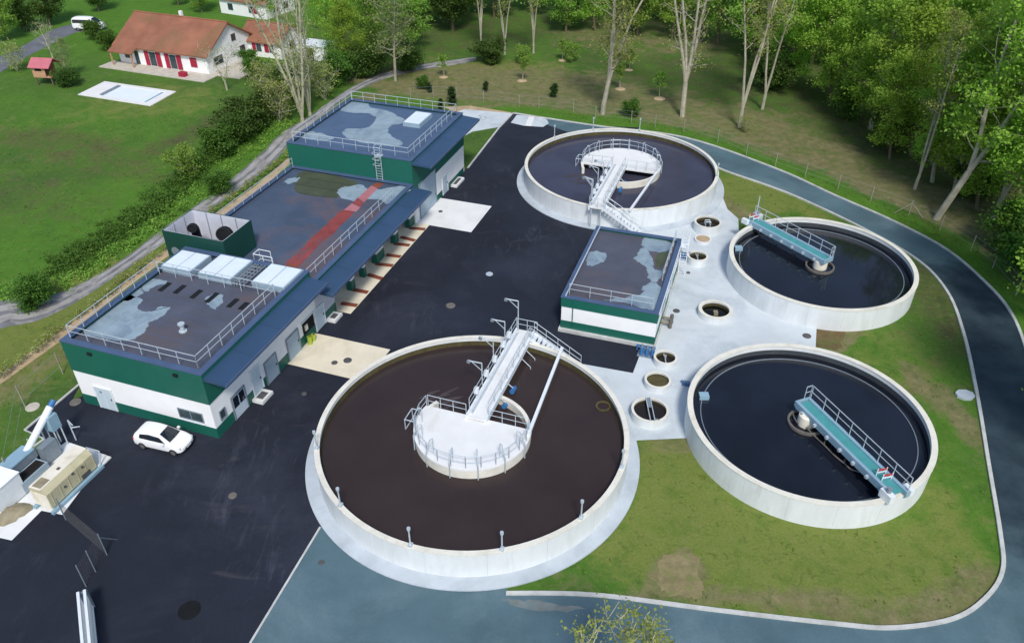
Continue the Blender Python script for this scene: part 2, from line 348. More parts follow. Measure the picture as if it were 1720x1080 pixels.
sp = t.nodes.new('ShaderNodeSeparateColor'); t.links.new(at.outputs['Color'], sp.inputs[0])
nA = noise(t, .12, 5, .6); nB = noise(t, .9, 4, .65); nC = noise(t, 5.5, 5, .75); nD = noise(t, .35, 6, .7, None, .6)
c = mixc(t, ramp(t, nA, .35, .65), S(68, 102, 44), S(90, 128, 46))
c = mixc(t, mth(t, 'MULTIPLY', ramp(t, nB, .42, .7), .5), c, S(58, 90, 36))
c = mixc(t, mth(t, 'MULTIPLY', ramp(t, nD, .5, .7), .5), c, S(106, 116, 80))
lush = mth(t, 'MULTIPLY', at.outputs['Alpha'], ramp(t, nD, .3, .6, .4, .95)); c = mixc(t, lush, c, S(84, 134, 36))
def zmask(sock, lo=.28, hi=.55): return ramp(t, mth(t, 'ADD', sock, mth(t, 'MULTIPLY', mth(t, 'SUBTRACT', nD, .5), 1.1)), lo, hi)
c = mixc(t, mth(t, 'MULTIPLY', zmask(sp.outputs[1]), .8), c, mixc(t, nB, S(112, 128, 54), S(140, 142, 80)))
c = mixc(t, zmask(sp.outputs[2], .3, .7), c, mixc(t, ramp(t, nB, .3, .7), S(70, 74, 48), S(100, 96, 66)))
c = mixc(t, mth(t, 'MULTIPLY', zmask(sp.outputs[0]), .92), c, mixc(t, ramp(t, nB, .3, .7), S(108, 106, 70), S(146, 136, 102)))
nE = noise(t, 2.1, 5, .7, None, .8); nF = noise(t, .55, 6, .75, None, .5)
c = mixc(t, mth(t, 'MULTIPLY', ramp(t, nF, .5, .64), .38), c, S(72, 112, 34))
c = mixc(t, mth(t, 'MULTIPLY', ramp(t, nE, .52, .7), .45), c, S(134, 134, 84))
c = mixc(t, mth(t, 'MULTIPLY', ramp(t, noise(t, 1.6, 5, .7, (1, 1, 1), 1.0), .54, .7), .5), c, S(52, 82, 34))
c = mixc(t, ramp(t, nC, .25, .75, 0, .38), c, S(44, 58, 28))
t.links.new(c, p.inputs['Base Color']); p.inputs['Roughness'].default_value = .95; p.inputs['Specular IOR Level'].default_value = .15
bump(t, p, mth(t, 'ADD', nC, mth(t, 'MULTIPLY', nB, 1.2)), .4, .12)
me.materials.append(m)
# ------------------------------------------------------------------ yard, roads, paths (each sheet a few mm above the one below)
def sheet(name, poly, z, mat):
    return struct(MB().sheet(poly, z).build(name, mat))
yard = gp([(42, 723), (135, 645)]) + [W2(-.2, 13.0), W2(2, 12.0), W2(2, .3), W2(46, .3), W2(48.7, -.1)] + gp([(840, 215), (862, 191), (1000, 212), (1075, 215)]) + \
    [(12, 95), (12, 70), (8, 60), (10.67, 52.06), (9.57, 49.04), (5.74, 50.17), (-2, 45)] + gp([(538, 885), (420, 1080)]) + [(-19, 16), (-60, 12), (-60, 20)] + gp([(0, 905), (50, 800), (75, 738)])
sheet('asphalt_yard', yard, .016, 'asphalt')
inner_px = [(1160, 262), (1215, 287), (1290, 313), (1350, 337), (1450, 385), (1540, 437), (1590, 490), (1618, 560), (1640, 660), (1660, 780), (1680, 900), (1683, 960), (1655, 1005), (1600, 1040), (1500, 1055), (1400, 1048), (1200, 1025), (1000, 1000), (850, 997)]
inner = spline(gp(inner_px), 6, False)
sheet('ring_road', outer[:-1] + [(30, 12), (-6, 12), (-19, 16)] + gp([(420, 1080), (538, 885)]) + [(-8, 34), (0, 40)] + inner[::-1] + [(14, 92)], .022, 'road')
def ribbon(name, pts, w, z0, z1, mat):
    mb = MB()
    L = []; 
    for i, q in enumerate(pts):
        a = Vector(pts[max(0, i - 1)]); b = Vector(pts[min(len(pts) - 1, i + 1)]); d = (b - a).normalized(); nrm = Vector((-d.y, d.x)) * w / 2
        L.append((Vector(q) + nrm, Vector(q) - nrm))
    V = []; F = []
    for a, b in L: V += [(a.x, a.y, z0), (b.x, b.y, z0), (b.x, b.y, z1), (a.x, a.y, z1)]
    for i in range(len(L) - 1):
        k = 4 * i
        for j in range(4): F.append((k + j, k + (j + 1) % 4, k + 4 + (j + 1) % 4, k + 4 + j))
    n = len(V); F += [(3, 2, 1, 0), (n - 4, n - 3, n - 2, n - 1)]
    mb.add(V, F); return struct(mb.build(name, mat))
ribbon('outer_kerb', outer, .24, 0, .13, 'kerb')
ribbon('inner_kerb', inner, .24, 0, .14, 'kerb')
ribbon('yard_kerb', gp([(0, 790), (75, 738), (42, 723), (135, 645)]), .16, 0, .10, 'kerb')
ribbon('back_kerb', gp([(786, 283), (838, 216), (862, 191)]), .2, 0, .12, 'kerb')
ribbon('joint_kerb', gp([(420, 1080), (538, 885)]), .13, 0, .034, 'kerb')
# concrete apron ground between the tanks
apr = gp([(1078, 588), (1063, 627), (980, 612)]) + [(2, 46)] + [(5, 38)] + gp([(1070, 740), (1175, 735)]) + [(20, 40), (24, 48)] + gp([(1370, 582), (1372, 540)]) + [(27, 62), (22, 66)] + gp([(1240, 368), (1222, 352), (1213, 330)]) + [(20, 80), (13, 76), (9.6, 70.5), (8.7, 66.3), (4.6, 54.7)] + gp([(1086, 586)])
sheet('concrete_paving', apr, .020 + .012, 'pad')
def local_sheet(name, s0, s1, t0, t1, z, mat): return sheet(name, [W2(s0, t0), W2(s1, t0), W2(s1, t1), W2(s0, t1)], z, mat)
local_sheet('cream_pad', 9.0, 13.4, 0, -7.0, .030, 'padwarm')
local_sheet('white_pad', 33.9, 40.0, 0, -6.1, .030, 'padwhite')
local_sheet('bay_strip', 16.9, 33.9, 1.6, -1.45, .034, 'padwarm')
sheet('back_paving', gp([(780, 184), (862, 191), (838, 214), (793, 222), (760, 240), (740, 200)]), .020, 'pad')
rp = gp([(868, 194), (905, 197)]); rp2 = gp([(918, 201), (922, 208), (912, 214)]); rp3 = gp([(880, 212), (858, 207)])
sheet('rounded_paving', rp + rp2 + rp3, .034, 'pad')
sheet('white_marking', gp([(888, 196.5), (898, 197.2), (892, 213), (882, 212)]), .040, 'padwhite')
# gravel track behind the plant, beige planting strip beside it, lane to the house
trk_u = gp([(-120, 560), (-10, 508), (60, 502), (110, 488), (160, 464), (215, 430), (270, 387), (330, 345), (400, 292), (440, 256), (476, 222), (520, 196), (555, 170), (592, 146), (640, 124), (700, 110), (770, 100), (800, 96)])
trk_l = gp([(-120, 620), (-10, 556), (60, 540), (120, 512), (180, 474), (230, 440), (285, 402), (345, 358), (420, 306), (470, 262), (500, 228), (545, 192), (570, 172), (606, 150), (650, 132), (704, 119), (772, 108), (800, 102)])
sheet('gravel_track', spline(trk_u, 3, False) + spline(trk_l, 3, False)[::-1], .012, 'gravel')
rj = random.Random(5)
su, sl_ = spline(trk_u, 3, False), spline(trk_l, 3, False)
for f in (.27, .7):
    a_ = [lerp(u, v, f - .13 + rj.uniform(-.05, .05)) for u, v in zip(su, sl_)]; b_ = [lerp(u, v, f + .11 + rj.uniform(-.06, .06)) for u, v in zip(su, sl_)]
    sheet('wheel_track', a_ + b_[::-1], .018, 'lightgravel')
stp_u = gp([(-60, 670), (0, 628), (100, 556), (180, 500), (270, 425)]); stp_l = gp([(-60, 690), (0, 646), (106, 570), (180, 510), (275, 436)])
sheet('planting_strip', stp_u + gp([(345, 372), (430, 312), (488, 262)]) + gp([(492, 270), (436, 322), (350, 385)]) + stp_l[::-1], .014, 'mulch')
sheet('sand_strip', gp([(745, 180), (790, 178), (862, 190), (840, 192), (795, 186), (770, 192)]), .012, 'mulch')
rj = random.Random(9)
def ragged(px, k=.25): return [(x + rj.uniform(-k, k), y + rj.uniform(-k, k)) for x, y in spline(gp(px), 5)]
sheet('soil_patch', ragged([(1374, 538), (1400, 542), (1420, 548), (1416, 570), (1408, 586), (1385, 584), (1371, 580)], .15), .008, 'soil')
sheet('soil_patch', ragged([(1108, 936), (1140, 930), (1172, 934), (1176, 970), (1180, 1000), (1140, 1002), (1112, 990), (1104, 962)], .16), .008, 'drysoil')
sheet('sand_smear', ragged([(845, 1003), (880, 1008), (930, 1014), (990, 1022), (960, 1026), (900, 1024), (860, 1018)], .12), .030, 'sandy')
lane_u = gp([(-60, 125), (0, 96), (40, 77), (80, 54), (110, 44), (145, 38), (175, 44)]); lane_l = gp([(-60, 150), (0, 122), (45, 96), (92, 72), (125, 56), (150, 52), (178, 50)])
sheet('lane', spline(lane_u, 3, False) + spline(lane_l, 3, False)[::-1], .012, 'tarmac')
# ================================================================== MAIN BUILDING (local x along the yard, y into the building)
bld = thing('treatment_building', (R0.x, R0.y, 0), TH, 'long green and white treatment building with three stepped flat roofs along the dark yard', 'building')
def B(mb, name, mat, par=None, **k): return mb.build(name, mat, par or bld, **k)
def ringbox(mb, x0, y0, x1, y1, th, z0, z1, m=0):
    mb.box(x0, y0, z0, x1, y0 + th, z1, m); mb.box(x0, y1 - th, z0, x1, y1, z1, m)
    mb.box(x0, y0 + th, z0, x0 + th, y1 - th, z1, m); mb.box(x1 - th, y0 + th, z0, x1, y1 - th, z1, m); return mb
def patch(par, px, z, mat='dry', lift=.005, n=5, name='dry_patch', frame=None):
    pts = [(frame or L2)(x, y, z) for x, y in px]
    if n:
        rj = random.Random(int(sum(a + b for a, b in px))); pts = [(x + rj.uniform(-.12, .12), y + rj.uniform(-.12, .12)) for x, y in spline(pts, 4)]; pts = [(x + rj.uniform(-.05, .05), y + rj.uniform(-.05, .05)) for x, y in spline(pts, 3)]
    return MB().sheet(pts, z + lift).build(name, mat, par)
# front block
B(MB().box(0, 0, .93, 14, 11.85, 3.2), 'wall', 'white')
B(MB().box(-.03, -.03, 0, 14.02, 11.88, .93), 'plinth', 'green')
B(ringbox(MB(), -.05, -.05, 14.0, 11.9, .25, 3.2, 5.82), 'cladding', 'green')
roofA = B(MB().box(.2, .2, 5.3, 13.75, 11.65, 5.55), 'roof', 'roof')
B(ringbox(MB(), -.09, -.09, 14.0, 11.94, .5, 5.82, 5.90), 'coping', 'coping')
for px in ([(140, 556), (158, 533), (184, 510), (212, 497), (238, 503), (230, 517), (250, 523), (270, 516), (287, 517), (270, 533), (252, 541), (245, 556), (225, 569), (200, 573), (175, 568)],
           [(345, 502), (360, 494), (376, 497), (370, 512), (360, 520), (352, 514)], [(240, 486), (250, 470), (280, 471), (276, 478), (258, 481), (246, 490)],
           [(196, 508), (214, 492), (232, 482), (240, 490), (224, 503)]):
    patch(roofA, px, 5.55)
for a, b in (((267, 488), (286, 475)), ((293, 492), (310, 479)), ((321, 500), (338, 487)), ((346, 507), (366, 492)), ((382, 515), (400, 502)), ((402, 519), (416, 508))):
    p, q = L2(*a, 5.6), L2(*b, 5.6); x0, x1 = min(p[0], q[0]), max(p[0], q[0]); y = (p[1] + q[1]) / 2
    g = MB().box(x0, y - .2, 5.55, x1, y + .2, 5.60).build('roof_slot', 'dark', roofA)
for run in ([(.5, .55, 5.9), (.5, 11.4, 5.9)], [(.5, .55, 5.9), (9.95, .55, 5.9)], [(.5, 11.45, 5.9), (9.95, 11.45, 5.9)], [(10.0, .6, 5.58), (10.0, 11.4, 5.58)]):
    B(rail(MB(), run, 1.05 if run[0][2] > 5.7 else 1.2, 1.45), 'railing', 'steel')
B(MB().cyl((4.1, 4.65), .16, 5.55, 6.15, 12).cyl((4.1, 4.65), .26, 6.15, 6.25, 12).cyl((4.1, 4.65), .3, 5.55, 5.62, 12), 'roof_vent', 'steel')
def skylight(x0, x1, y0, y1, z, h=.5, split='y'):
    f = MB().box(x0, y0, z, x1, y1, z + h).build('skylight', 'skyframe', bld)
    ym = (y0 + y1) / 2; xm = (x0 + x1) / 2; e = .1
    cells = [(x0 + e, y0 + e, x1 - e, ym - .05), (x0 + e, ym + .05, x1 - e, y1 - e)] if split == 'y' else [(x0 + e, y0 + e, xm - .04, y1 - e), (xm + .04, y0 + e, x1 - e, y1 - e)]
    for a, b, c_, d in cells:
        mb = MB().box(a, b, z + h, c_, d, z + h + .05)
        if split == 'y': mb.box(a, (b + d) / 2 - .015, z + h + .05, c_, (b + d) / 2 + .015, z + h + .065)
        mb.build('skylight_pane', 'skylight', f)
skylight(10.45, 13.2, 8.75, 11.6, 5.55); skylight(10.55, 13.65, 5.0, 8.1, 5.55); skylight(10.85, 13.75, .32, 3.3, 5.55)
# small pipework and a guard beside the middle skylight
mb = MB()
for y in (3.7, 4.0, 4.35, 4.6): mb.path([(10.4, y, 5.6), (10.4, y, 5.95), (13.4, y, 5.95), (13.4, y, 5.6)], .05, 6)
for i in range(6): mb.box(10.6 + i * .45, 3.6, 5.98, 10.68 + i * .45, 4.7, 6.04)
B(mb, 'roof_pipework', 'steelgrey')
B(rail(MB(), [(14.2, 3.5, 4.4), (14.2, 5.3, 4.4), (15.0, 5.3, 4.4), (15.0, 4.2, 4.4)], 1.9, 1.0, .035), 'access_guard', 'aluwhite')
def canopy(x0, x1, z, d):
    mb = MB(); P = [(-.06, z), (-d, z - .14), (-d, z - .34), (-.06, z - .24)]
    vs = [(x, y, zz) for x in (x0, x1) for y, zz in P]
    mb.add(vs, [(0, 1, 2, 3)[::-1], (4, 5, 6, 7), (0, 4, 5, 1)[::-1], (1, 5, 6, 2)[::-1], (2, 6, 7, 3)[::-1], (3, 7, 4, 0)[::-1]])
    n = int((x1 - x0) / 4.5)
    for i in range(1, n + 1):
        x = x0 + (x1 - x0) * i / (n + 1); mb.add([(x - .02, -.1, z + .0), (x + .02, -.1, z), (x + .02, -d, z - .14 + .03), (x - .02, -d, z - .11), (x - .02, -.1, z + .03), (x + .02, -.1, z + .03)], [(4, 5, 2, 3)])
    cnp = B(mb, 'canopy', 'canopy')
    MB().beam((x0, -d - .05, z - .26), (x1, -d - .05, z - .26), .1, .22).build('gutter', 'coping', cnp)
canopy(.02, 13.6, 5.52, 1.8); canopy(13.62, 33.6, 4.28, 2.0); canopy(33.7, 47.2, 6.86, 2.05)
def seams(par, x0, x1, y0, y1, z, n, mat='coping'):
    mb = MB()
    for i in range(1, n): x = x0 + (x1 - x0) * i / n; mb.box(x - .02, y0, z, x + .02, y1, z + .003)
    o = mb.build('membrane_seam', mat, par); o['kind'] = 'stuff'
seams(roofA, .3, 10, .6, 11.3, 5.55, 7)
# front face openings (x = 0): y measured from the right hand corner
def door_front(y0, y1, z0, z1):
    f = MB().box(-.09, y0, z0, -.032, y1, z1).build('door', 'door', bld)
    MB().box(-.12, y0 + .12, z0 + 1.0, -.09, y0 + .2, z0 + 1.18).build('handle', 'iron', f)
    mb = MB(); mb.box(-.11, y0 - .08, z0, -.033, y0, z1); mb.box(-.11, y1, z0, -.033, y1 + .08, z1); mb.box(-.11, y0 - .08, z1, -.033, y1 + .08, z1 + .08)
    mb.box(-.105, (y0 + y1) / 2 - .01, z0, -.091, (y0 + y1) / 2 + .01, z1); mb.build('door_frame', 'aluwhite', f)
    MB().box(-.1, y1 - .62, z1 - .45, -.091, y1 - .4, z1 - .28).build('door_sign', 'steelgrey', f)
door_front(8.85, 10.3, .05, 2.05)
def window_front(y0, y1, z0, z1, n=2):
    f = MB(); f.box(-.06, y0, z0, -.003, y0 + .07, z1); f.box(-.06, y1 - .07, z0, -.003, y1, z1); f.box(-.06, y0 + .07, z0, -.003, y1 - .07, z0 + .07); f.box(-.06, y0 + .07, z1 - .07, -.003, y1 - .07, z1)
    for i in range(1, n): y = y0 + (y1 - y0) * i / n; f.box(-.058, y - .03, z0 + .07, -.003, y + .03, z1 - .07)
    fo = f.build('window', 'steelgrey', bld)
    MB().box(-.022, y0 + .06, z0 + .06, -.004, y1 - .06, z1 - .06).build('pane', 'glass', fo)
    MB().box(-.14, y0 - .05, z0 - .09, -.003, y1 + .05, z0 - .003).build('sill', 'aluwhite', fo)
window_front(.88, 2.98, 1.18, 2.1)
for y in (9.44, 2.14): B(MB().box(-.16, y - .18, 5.2, -.052, y + .18, 5.42), 'wall_lamp', 'dark')
# yard face openings (y = 0)
def open_side(kind, x0, x1, z0, z1, yo=-.032):
    if kind == 'window':
        f = MB(); f.box(x0, yo - .06, z0, x0 + .06, yo + .03, z1); f.box(x1 - .06, yo - .06, z0, x1, yo + .03, z1); f.box(x0 + .06, yo - .06, z0, x1 - .06, yo + .03, z0 + .06); f.box(x0 + .06, yo - .06, z1 - .06, x1 - .06, yo + .03, z1)
        fo = f.build('window', 'steelgrey', bld); MB().box(x0 + .05, yo, z0 + .05, x1 - .05, yo + .02, z1 - .05).build('pane', 'glass', fo)
    else:
        mat = {'door': 'door', 'gate': 'gate', 'glazed': 'door'}[kind]
        f = MB().box(x0, yo - .05, z0, x1, yo, z1)
        if kind == 'gate':
            for i in range(1, 5): zz = z0 + (z1 - z0) * i / 5; f.box(x0, yo - .06, zz - .015, x1, yo - .051, zz + .015)
        fo = f.build('sectional_door' if kind == 'gate' else 'door', mat, bld)
        g = MB(); g.box(x0 - .09, yo - .09, z0, x0, yo, z1); g.box(x1, yo - .09, z0, x1 + .09, yo, z1); g.box(x0 - .09, yo - .09, z1, x1 + .09, yo, z1 + .09); g.build('door_frame', 'aluwhite' if kind == 'door' else 'steelgrey', fo)
        MB().box(x1 - .2, yo - .1, z0 + .98, x1 - .1, yo - .051, z0 + 1.15).build('handle', 'iron', fo)
        if kind == 'glazed':
            MB().box(x0 + .1, yo - .06, z0 + .95, (x0 + x1) / 2 - .05, yo - .051, z1 - .1).build('pane', 'carglass', fo); MB().box((x0 + x1) / 2 + .05, yo - .06, z0 + .95, x1 - .1, yo - .051, z1 - .1).build('pane', 'carglass', fo)
open_side('window', .6, 1.25, 1.15, 2.0); open_side('glazed', 2.05, 3.55, .05, 2.05); open_side('door', 4.55, 5.65, .3, 2.55)
open_side('gate', 6.28, 7.75, .03, 2.05); open_side('gate', 9.4, 11.0, .03, 2.1); open_side('door', 13.65, 15.0, .03, 2.05)
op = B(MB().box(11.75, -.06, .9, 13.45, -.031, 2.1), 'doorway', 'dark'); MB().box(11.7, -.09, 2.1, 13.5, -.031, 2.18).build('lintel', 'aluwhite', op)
MB().box(12.0, -.16, 1.25, 12.35, -.061, 1.75).build('door_sign', 'cream', op)
for x, h, lab in ((11.95, .75, 'taller yellow-green drum in the dark doorway by the cream pad'), (12.5, .58, 'shorter yellow-green drum in the dark doorway, nearer the middle of the pad')):
    dr = MB().cyl((0, 0), .2, 0, h, 14).build('drum', 'yellowgreen'); MB().cyl((.08, 0), .05, h, h + .08, 8).build('cap', 'dark', dr)
    dr.location = (*W2(x, -.38), .032); tag(dr, lab, 'drum', 'yellow-green drums in the doorway')
def step(x0, x1, y0, y1):
    f = B(MB().box(x0, y0, 0, x1, y1, .28), 'door_step', 'padwhite'); MB().box(x0 + .3, y0 + .2, .28, x1 - .3, y1 - .15, .29).build('boot_grille', 'iron', f)
step(4.1, 5.5, -.98, -.05); step(15.2, 16.5, -.9, -.05); step(42.9, 45.2, -.85, -.12)
# middle hall with its open bays
B(MB().box(14.02, 1.6, 0, 33.7, 13.9, 4.0).box(14.02, 0, .93, 17.0, 1.6, 3.7), 'hall_wall', 'recess')
B(MB().box(15.1, -.03, 0, 17.0, 0, .93).box(14.02, 0, 0, 17.0, 1.6, .93), 'plinth', 'green')
B(MB().box(14.02, -.02, 3.7, 33.66, 1.6, 4.0), 'lintel', 'recess')
B(ringbox(MB(), 14.02, -.05, 33.66, 13.95, .25, 4.0, 4.50), 'parapet', 'green')
roofB = B(MB().box(14.25, .2, 4.05, 33.45, 13.7, 4.35), 'roof', 'roofb')
B(ringbox(MB(), 14.02, -.09, 33.66, 13.99, .45, 4.50, 4.57), 'coping', 'coping')
for x0, x1 in ((20.2, 20.8), (22.6, 22.95), (25.2, 26.7), (29.2, 29.9), (32.6, 34.4)):
    pr_ = B(MB().box(x0, .15, 1.05, x1, .65, 3.7), 'pier', 'white'); MB().box(x0 - .03, .12, 0, x1 + .03, .68, 1.05).build('pier_base', 'green', pr_)
for x0, x1 in ((17.4, 20.0), (21.0, 22.4), (23.2, 25.0), (27.0, 29.0), (30.2, 32.4)):
    f = B(MB().box(x0, 1.55, .1, x1, 1.6, 3.2), 'sectional_door', 'gate')
    g = MB()
    for i in range(1, 6): g.box(x0, 1.535, .1 + i * .5, x1, 1.55, .13 + i * .5)
    g.build('door_rib', 'steelgrey', f)
B(rail(MB(), [(14.3, .55, 4.57), (30.3, .55, 4.57)], 1.05, 1.45), 'railing', 'steel'); B(rail(MB(), [(18.4, 13.5, 4.57), (33.2, 13.5, 4.57)], 1.05, 1.45), 'railing', 'steel')
patch(roofB, [(568, 321), (580, 314), (605, 311), (622, 319), (640, 318), (685, 309), (691, 315), (680, 326), (652, 342), (638, 335), (615, 336), (600, 339), (575, 333)], 4.35)
patch(roofB, [(478, 304), (490, 299), (505, 300), (495, 306), (483, 309)], 4.35)
patch(roofB, [(495, 318), (500, 292), (530, 290), (600, 306), (575, 320), (565, 333), (530, 330), (505, 326)], 4.35, 'moss', .003, name='moss_patch')
patch(roofB, [(474, 450), (500, 449), (540, 410), (594, 356), (578, 352), (525, 400)], 4.35, 'rust', .007, 4, 'rust_patch')
for px, mt in (([(578, 353), (598, 356), (606, 348), (592, 341)], 'pinkrust'), ([(592, 342), (605, 348), (612, 340), (600, 333)], 'rust'), ([(600, 334), (612, 340), (634, 317), (624, 312)], 'pinkrust'), ([(624, 312), (634, 317), (646, 309), (634, 307)], 'brownrust'), ([(474, 449), (484, 443), (502, 445), (499, 451)], 'brownrust')):
    patch(roofB, px, 4.35, mt, .010, 0, 'rust_patch')
seams(roofB, 14.3, 33.4, .5, 13.4, 4.35, 12)
# rear block
B(MB().box(33.7, 0, 0, 47.3, 14.1, 3.3), 'wall', 'white')
B(MB().box(39.1, -.10, .75, 46.75, -.002, 3.3), 'wall_panel', 'white'); B(MB().box(39.12, -.08, 0, 46.9, -.002, .75), 'plinth', 'green')
B(ringbox(MB(), 33.67, -.05, 47.35, 14.15, .25, 3.3, 7.02), 'cladding', 'green')
roofC = B(MB().box(33.9, .2, 6.55, 47.1, 13.9, 6.82), 'roof', 'roofblue')
B(ringbox(MB(), 33.63, -.09, 47.39, 14.19, .45, 7.02, 7.10), 'coping', 'coping')
open_side('gate', 34.9, 38.9, .06, 3.9, -.051); open_side('door', 40.7, 42.0, .03, 2.05, -.101)
for px in ([(572, 187), (590, 171), (615, 173), (625, 181), (650, 186), (664, 193), (677, 200), (673, 208), (656, 212), (652, 222), (662, 232), (675, 239), (668, 246), (645, 245), (605, 239), (577, 229), (580, 217), (605, 217), (622, 212), (632, 200), (618, 191)],
           [(503, 228), (520, 221), (545, 226), (562, 233), (540, 237), (515, 234)]): patch(roofC, px, 6.82)
seams(roofC, 34, 47, .5, 13.6, 6.82, 8)
skylight(42.2, 45.6, 2.9, 4.9, 6.82, .45, 'x')
for run in ([(34.2, .5, 7.1), (34.2, 13.6, 7.1)], [(34.2, .5, 7.1), (46.9, .5, 7.1)], [(46.9, .5, 7.1), (46.9, 13.6, 7.1)], [(34.2, 13.65, 7.1), (46.9, 13.65, 7.1)]):
    B(rail(MB(), run, 1.05, 1.4), 'railing', 'steel')
mb = MB(); y0, y1 = 3.2, 3.85
for y in (y0, y1): mb.tube((33.45, y, 4.5), (33.45, y, 8.2), .035, 6); mb.tube((33.45, y, 8.2), (34.3, y, 8.2), .035, 6)
for i in range(13): mb.tube((33.45, y0, 4.7 + i * .28), (33.45, y1, 4.7 + i * .28), .022, 5)
for z in (6.4, 7.0, 7.6): mb.path([(33.45, y0, z), (33.0, y0 - .05, z), (32.8, 3.52, z), (33.0, y1 + .05, z), (33.45, y1, z)], .025, 5)
mb.box(33.4, y0, 7.06, 34.1, y1, 7.12)
B(mb, 'ladder', 'steel')
# rusty guide rails lying on the strip in front of the bays
first = None
for i, (a, b) in enumerate((((688, 383), (714, 385)), ((673, 398), (697, 404)), ((662, 409), (688, 412)), ((649, 428), (673, 431)), ((631, 443), (660, 446)), ((618, 461), (642, 468)), ((592, 486), (618, 491)), ((573, 509), (600, 513)))):
    p, q = G(*a, .06), G(*b, .06); d = q - p
    if first is None:
        first = MB().box(-.5, -.14, 0, .5, .14, .06).box(-.5, -.26, 0, .5, .26, .02).build('guide_rail', 'brownrust'); o = first
    else: o = first.copy(); C.objects.link(o)
    o.location = ((p + q) / 2).to_tuple()[:2] + (.036,); o.rotation_euler = (0, 0, math.atan2(d.y, d.x)); o.scale = (d.length, 1, 1)
    nth = ('the one nearest the white pad', 'second from the white pad', 'third from the white pad', 'fourth from the white pad', 'fourth from the near end', 'third from the near end', 'second from the near end', 'the one nearest the camera')[i]
    tag(o, 'rust-red rail on the cream strip, ' + nth, 'rail', 'rusty rails on the strip before the bays')
# green plant screen on the hall roof with two black ducts
enc = thing('plant_screen', (*W2(14.05, 7.95), 4.36), TH, 'open-topped dark green screen with pale inside standing on the hall roof', 'screen')
sx, sy, sz = 4.05, 6.1, 2.65
ringbox(MB(), 0, 0, sx, sy, .08, 0, sz).build('outer_panel', 'boxgreen', enc)
mb = ringbox(MB(), .082, .082, sx - .082, sy - .082, .05, .02, sz - .01); mb.build('inner_panel', 'recess', enc)
mb = MB()
for i in range(1, 4): mb.box(sx - .16, sy * i / 4 - .04, 0, sx - .133, sy * i / 4 + .04, sz - .02)
for i in range(1, 3): mb.box(sx * i / 3 - .03, sy - .16, 0, sx * i / 3 + .03, sy - .133, sz - .02)
mb.build('panel_seam', 'steelgrey', enc)
MB().disc((0, 0), .45, 0, 16).build('service_hatch', 'steelgrey', enc).matrix_local = Matrix.Translation((-.012, sy - .9, .75)) @ Matrix.Rotation(R_(-90), 4, 'Y')
for px, py, lab, rr in ((321, 388, 'narrower black elbow duct inside the green roof screen, near its left end', .38), (374, 398, 'broad black elbow duct inside the green roof screen, near its right corner', .62)):
    q = G(px, py, 6.3)
    mb = MB(); pts = []
    for i in range(9):
        a = math.pi / 2 * i / 8; pts.append((-.8 + .8 * math.cos(a), 0, 1.75 + .75 * math.sin(a)))
    pts = [(0, 0, 0)] + pts
    mb.path(pts, rr, 14)
    d = mb.build('elbow_duct', 'dark'); d.location = (q.x + .3, q.y + .2, 4.36); d.rotation_euler = (0, 0, TH + R_(25)); tag(d, lab, 'duct', 'black ducts in the roof screen')
    MB().lathe([(rr * .86, -.06), (rr * 1.06, -.06), (rr * 1.06, .06), (rr * .86, .06)], n=20).build('duct_collar', 'tyre', d).matrix_local = Matrix.Translation((-.8, 0, 2.5)) @ Matrix.Rotation(R_(-90), 4, 'Y')
# ================================================================== PUMP HOUSE
A2 = math.atan2(54.9 - 52.4, 4.13 - 11.69); TH2 = A2 - R_(90)
ph = thing('pump_house', (11.69, 52.40, 0), TH2, 'small flat-roofed green and white pump house standing between the four tanks', 'building')
Q0 = Vector((11.69, 52.40)); VX = Vector((math.cos(TH2), math.sin(TH2))); VY = Vector((-VX.y, VX.x))
def L3(px, py, z): q = G(px, py, z).xy - Q0; return (q.dot(VX), q.dot(VY))
X1, Y1 = 12.6, 7.96
MB().box(0, 0, 1.05, X1, Y1, 2.45).build('wall', 'white', ph)
MB().box(-.03, -.03, .3, X1 + .03, Y1 + .03, 1.05).build('plinth', 'green', ph)
MB().box(-.3, -.15, 0, X1 + .15, Y1 + .15, .3).build('footing', 'kerb', ph)
ringbox(MB(), -.05, -.05, X1 + .05, Y1 + .05, .25, 2.45, 3.34).build('cladding', 'green', ph)
rS = MB().box(.2, .2, 2.8, X1 - .2, Y1 - .2, 3.12).build('roof', 'roof', ph)
ringbox(MB(), -.09, -.09, X1 + .09, Y1 + .09, .42, 3.34, 3.42).build('coping', 'coping', ph)
MB().box(.1, Y1 - .34, 3.425, X1, Y1 - .24, 3.50).build('coping_pipe', 'steel', ph); MB().box(.0, -.15, 3.3, X1, -.092, 3.42).build('gutter', 'aluwhite', ph)
for px in ([(984, 441), (992, 424), (1015, 425), (1019, 434), (1010, 442), (994, 447)],
           [(1079, 401), (1100, 401), (1126, 407), (1125, 420), (1103, 424), (1082, 416)],
           [(1082, 416), (1068, 430), (1067, 436), (1079, 444), (1088, 456), (1090, 468), (1104, 474), (1112, 455), (1099, 452), (1096, 434)],
           [(1100, 474), (1081, 481), (1078, 492), (1058, 499), (1017, 504), (1049, 509), (1078, 517), (1100, 519), (1111, 490)]):
    patch(rS, px, 3.12, frame=L3)
patch(rS, [(1100, 433), (1116, 420), (1124, 424), (1118, 444), (1104, 450)], 3.12, 'moss', .003, frame=L3, name='moss_patch')
rail(MB(), [(.45, .5, 3.42), (.45, Y1 - .5, 3.42)], 1.05, 1.55).build('railing', 'steel', ph)
rail(MB(), [(5.0, .5, 3.42), (X1 - .4, .5, 3.42)], 1.05, 1.2).build('railing', 'steel', ph)
mb = MB()
for yy in (-.15, -.75): mb.path([(X1 - .6, yy, 0), (X1 - .6, yy, 4.5)], .04, 6); 
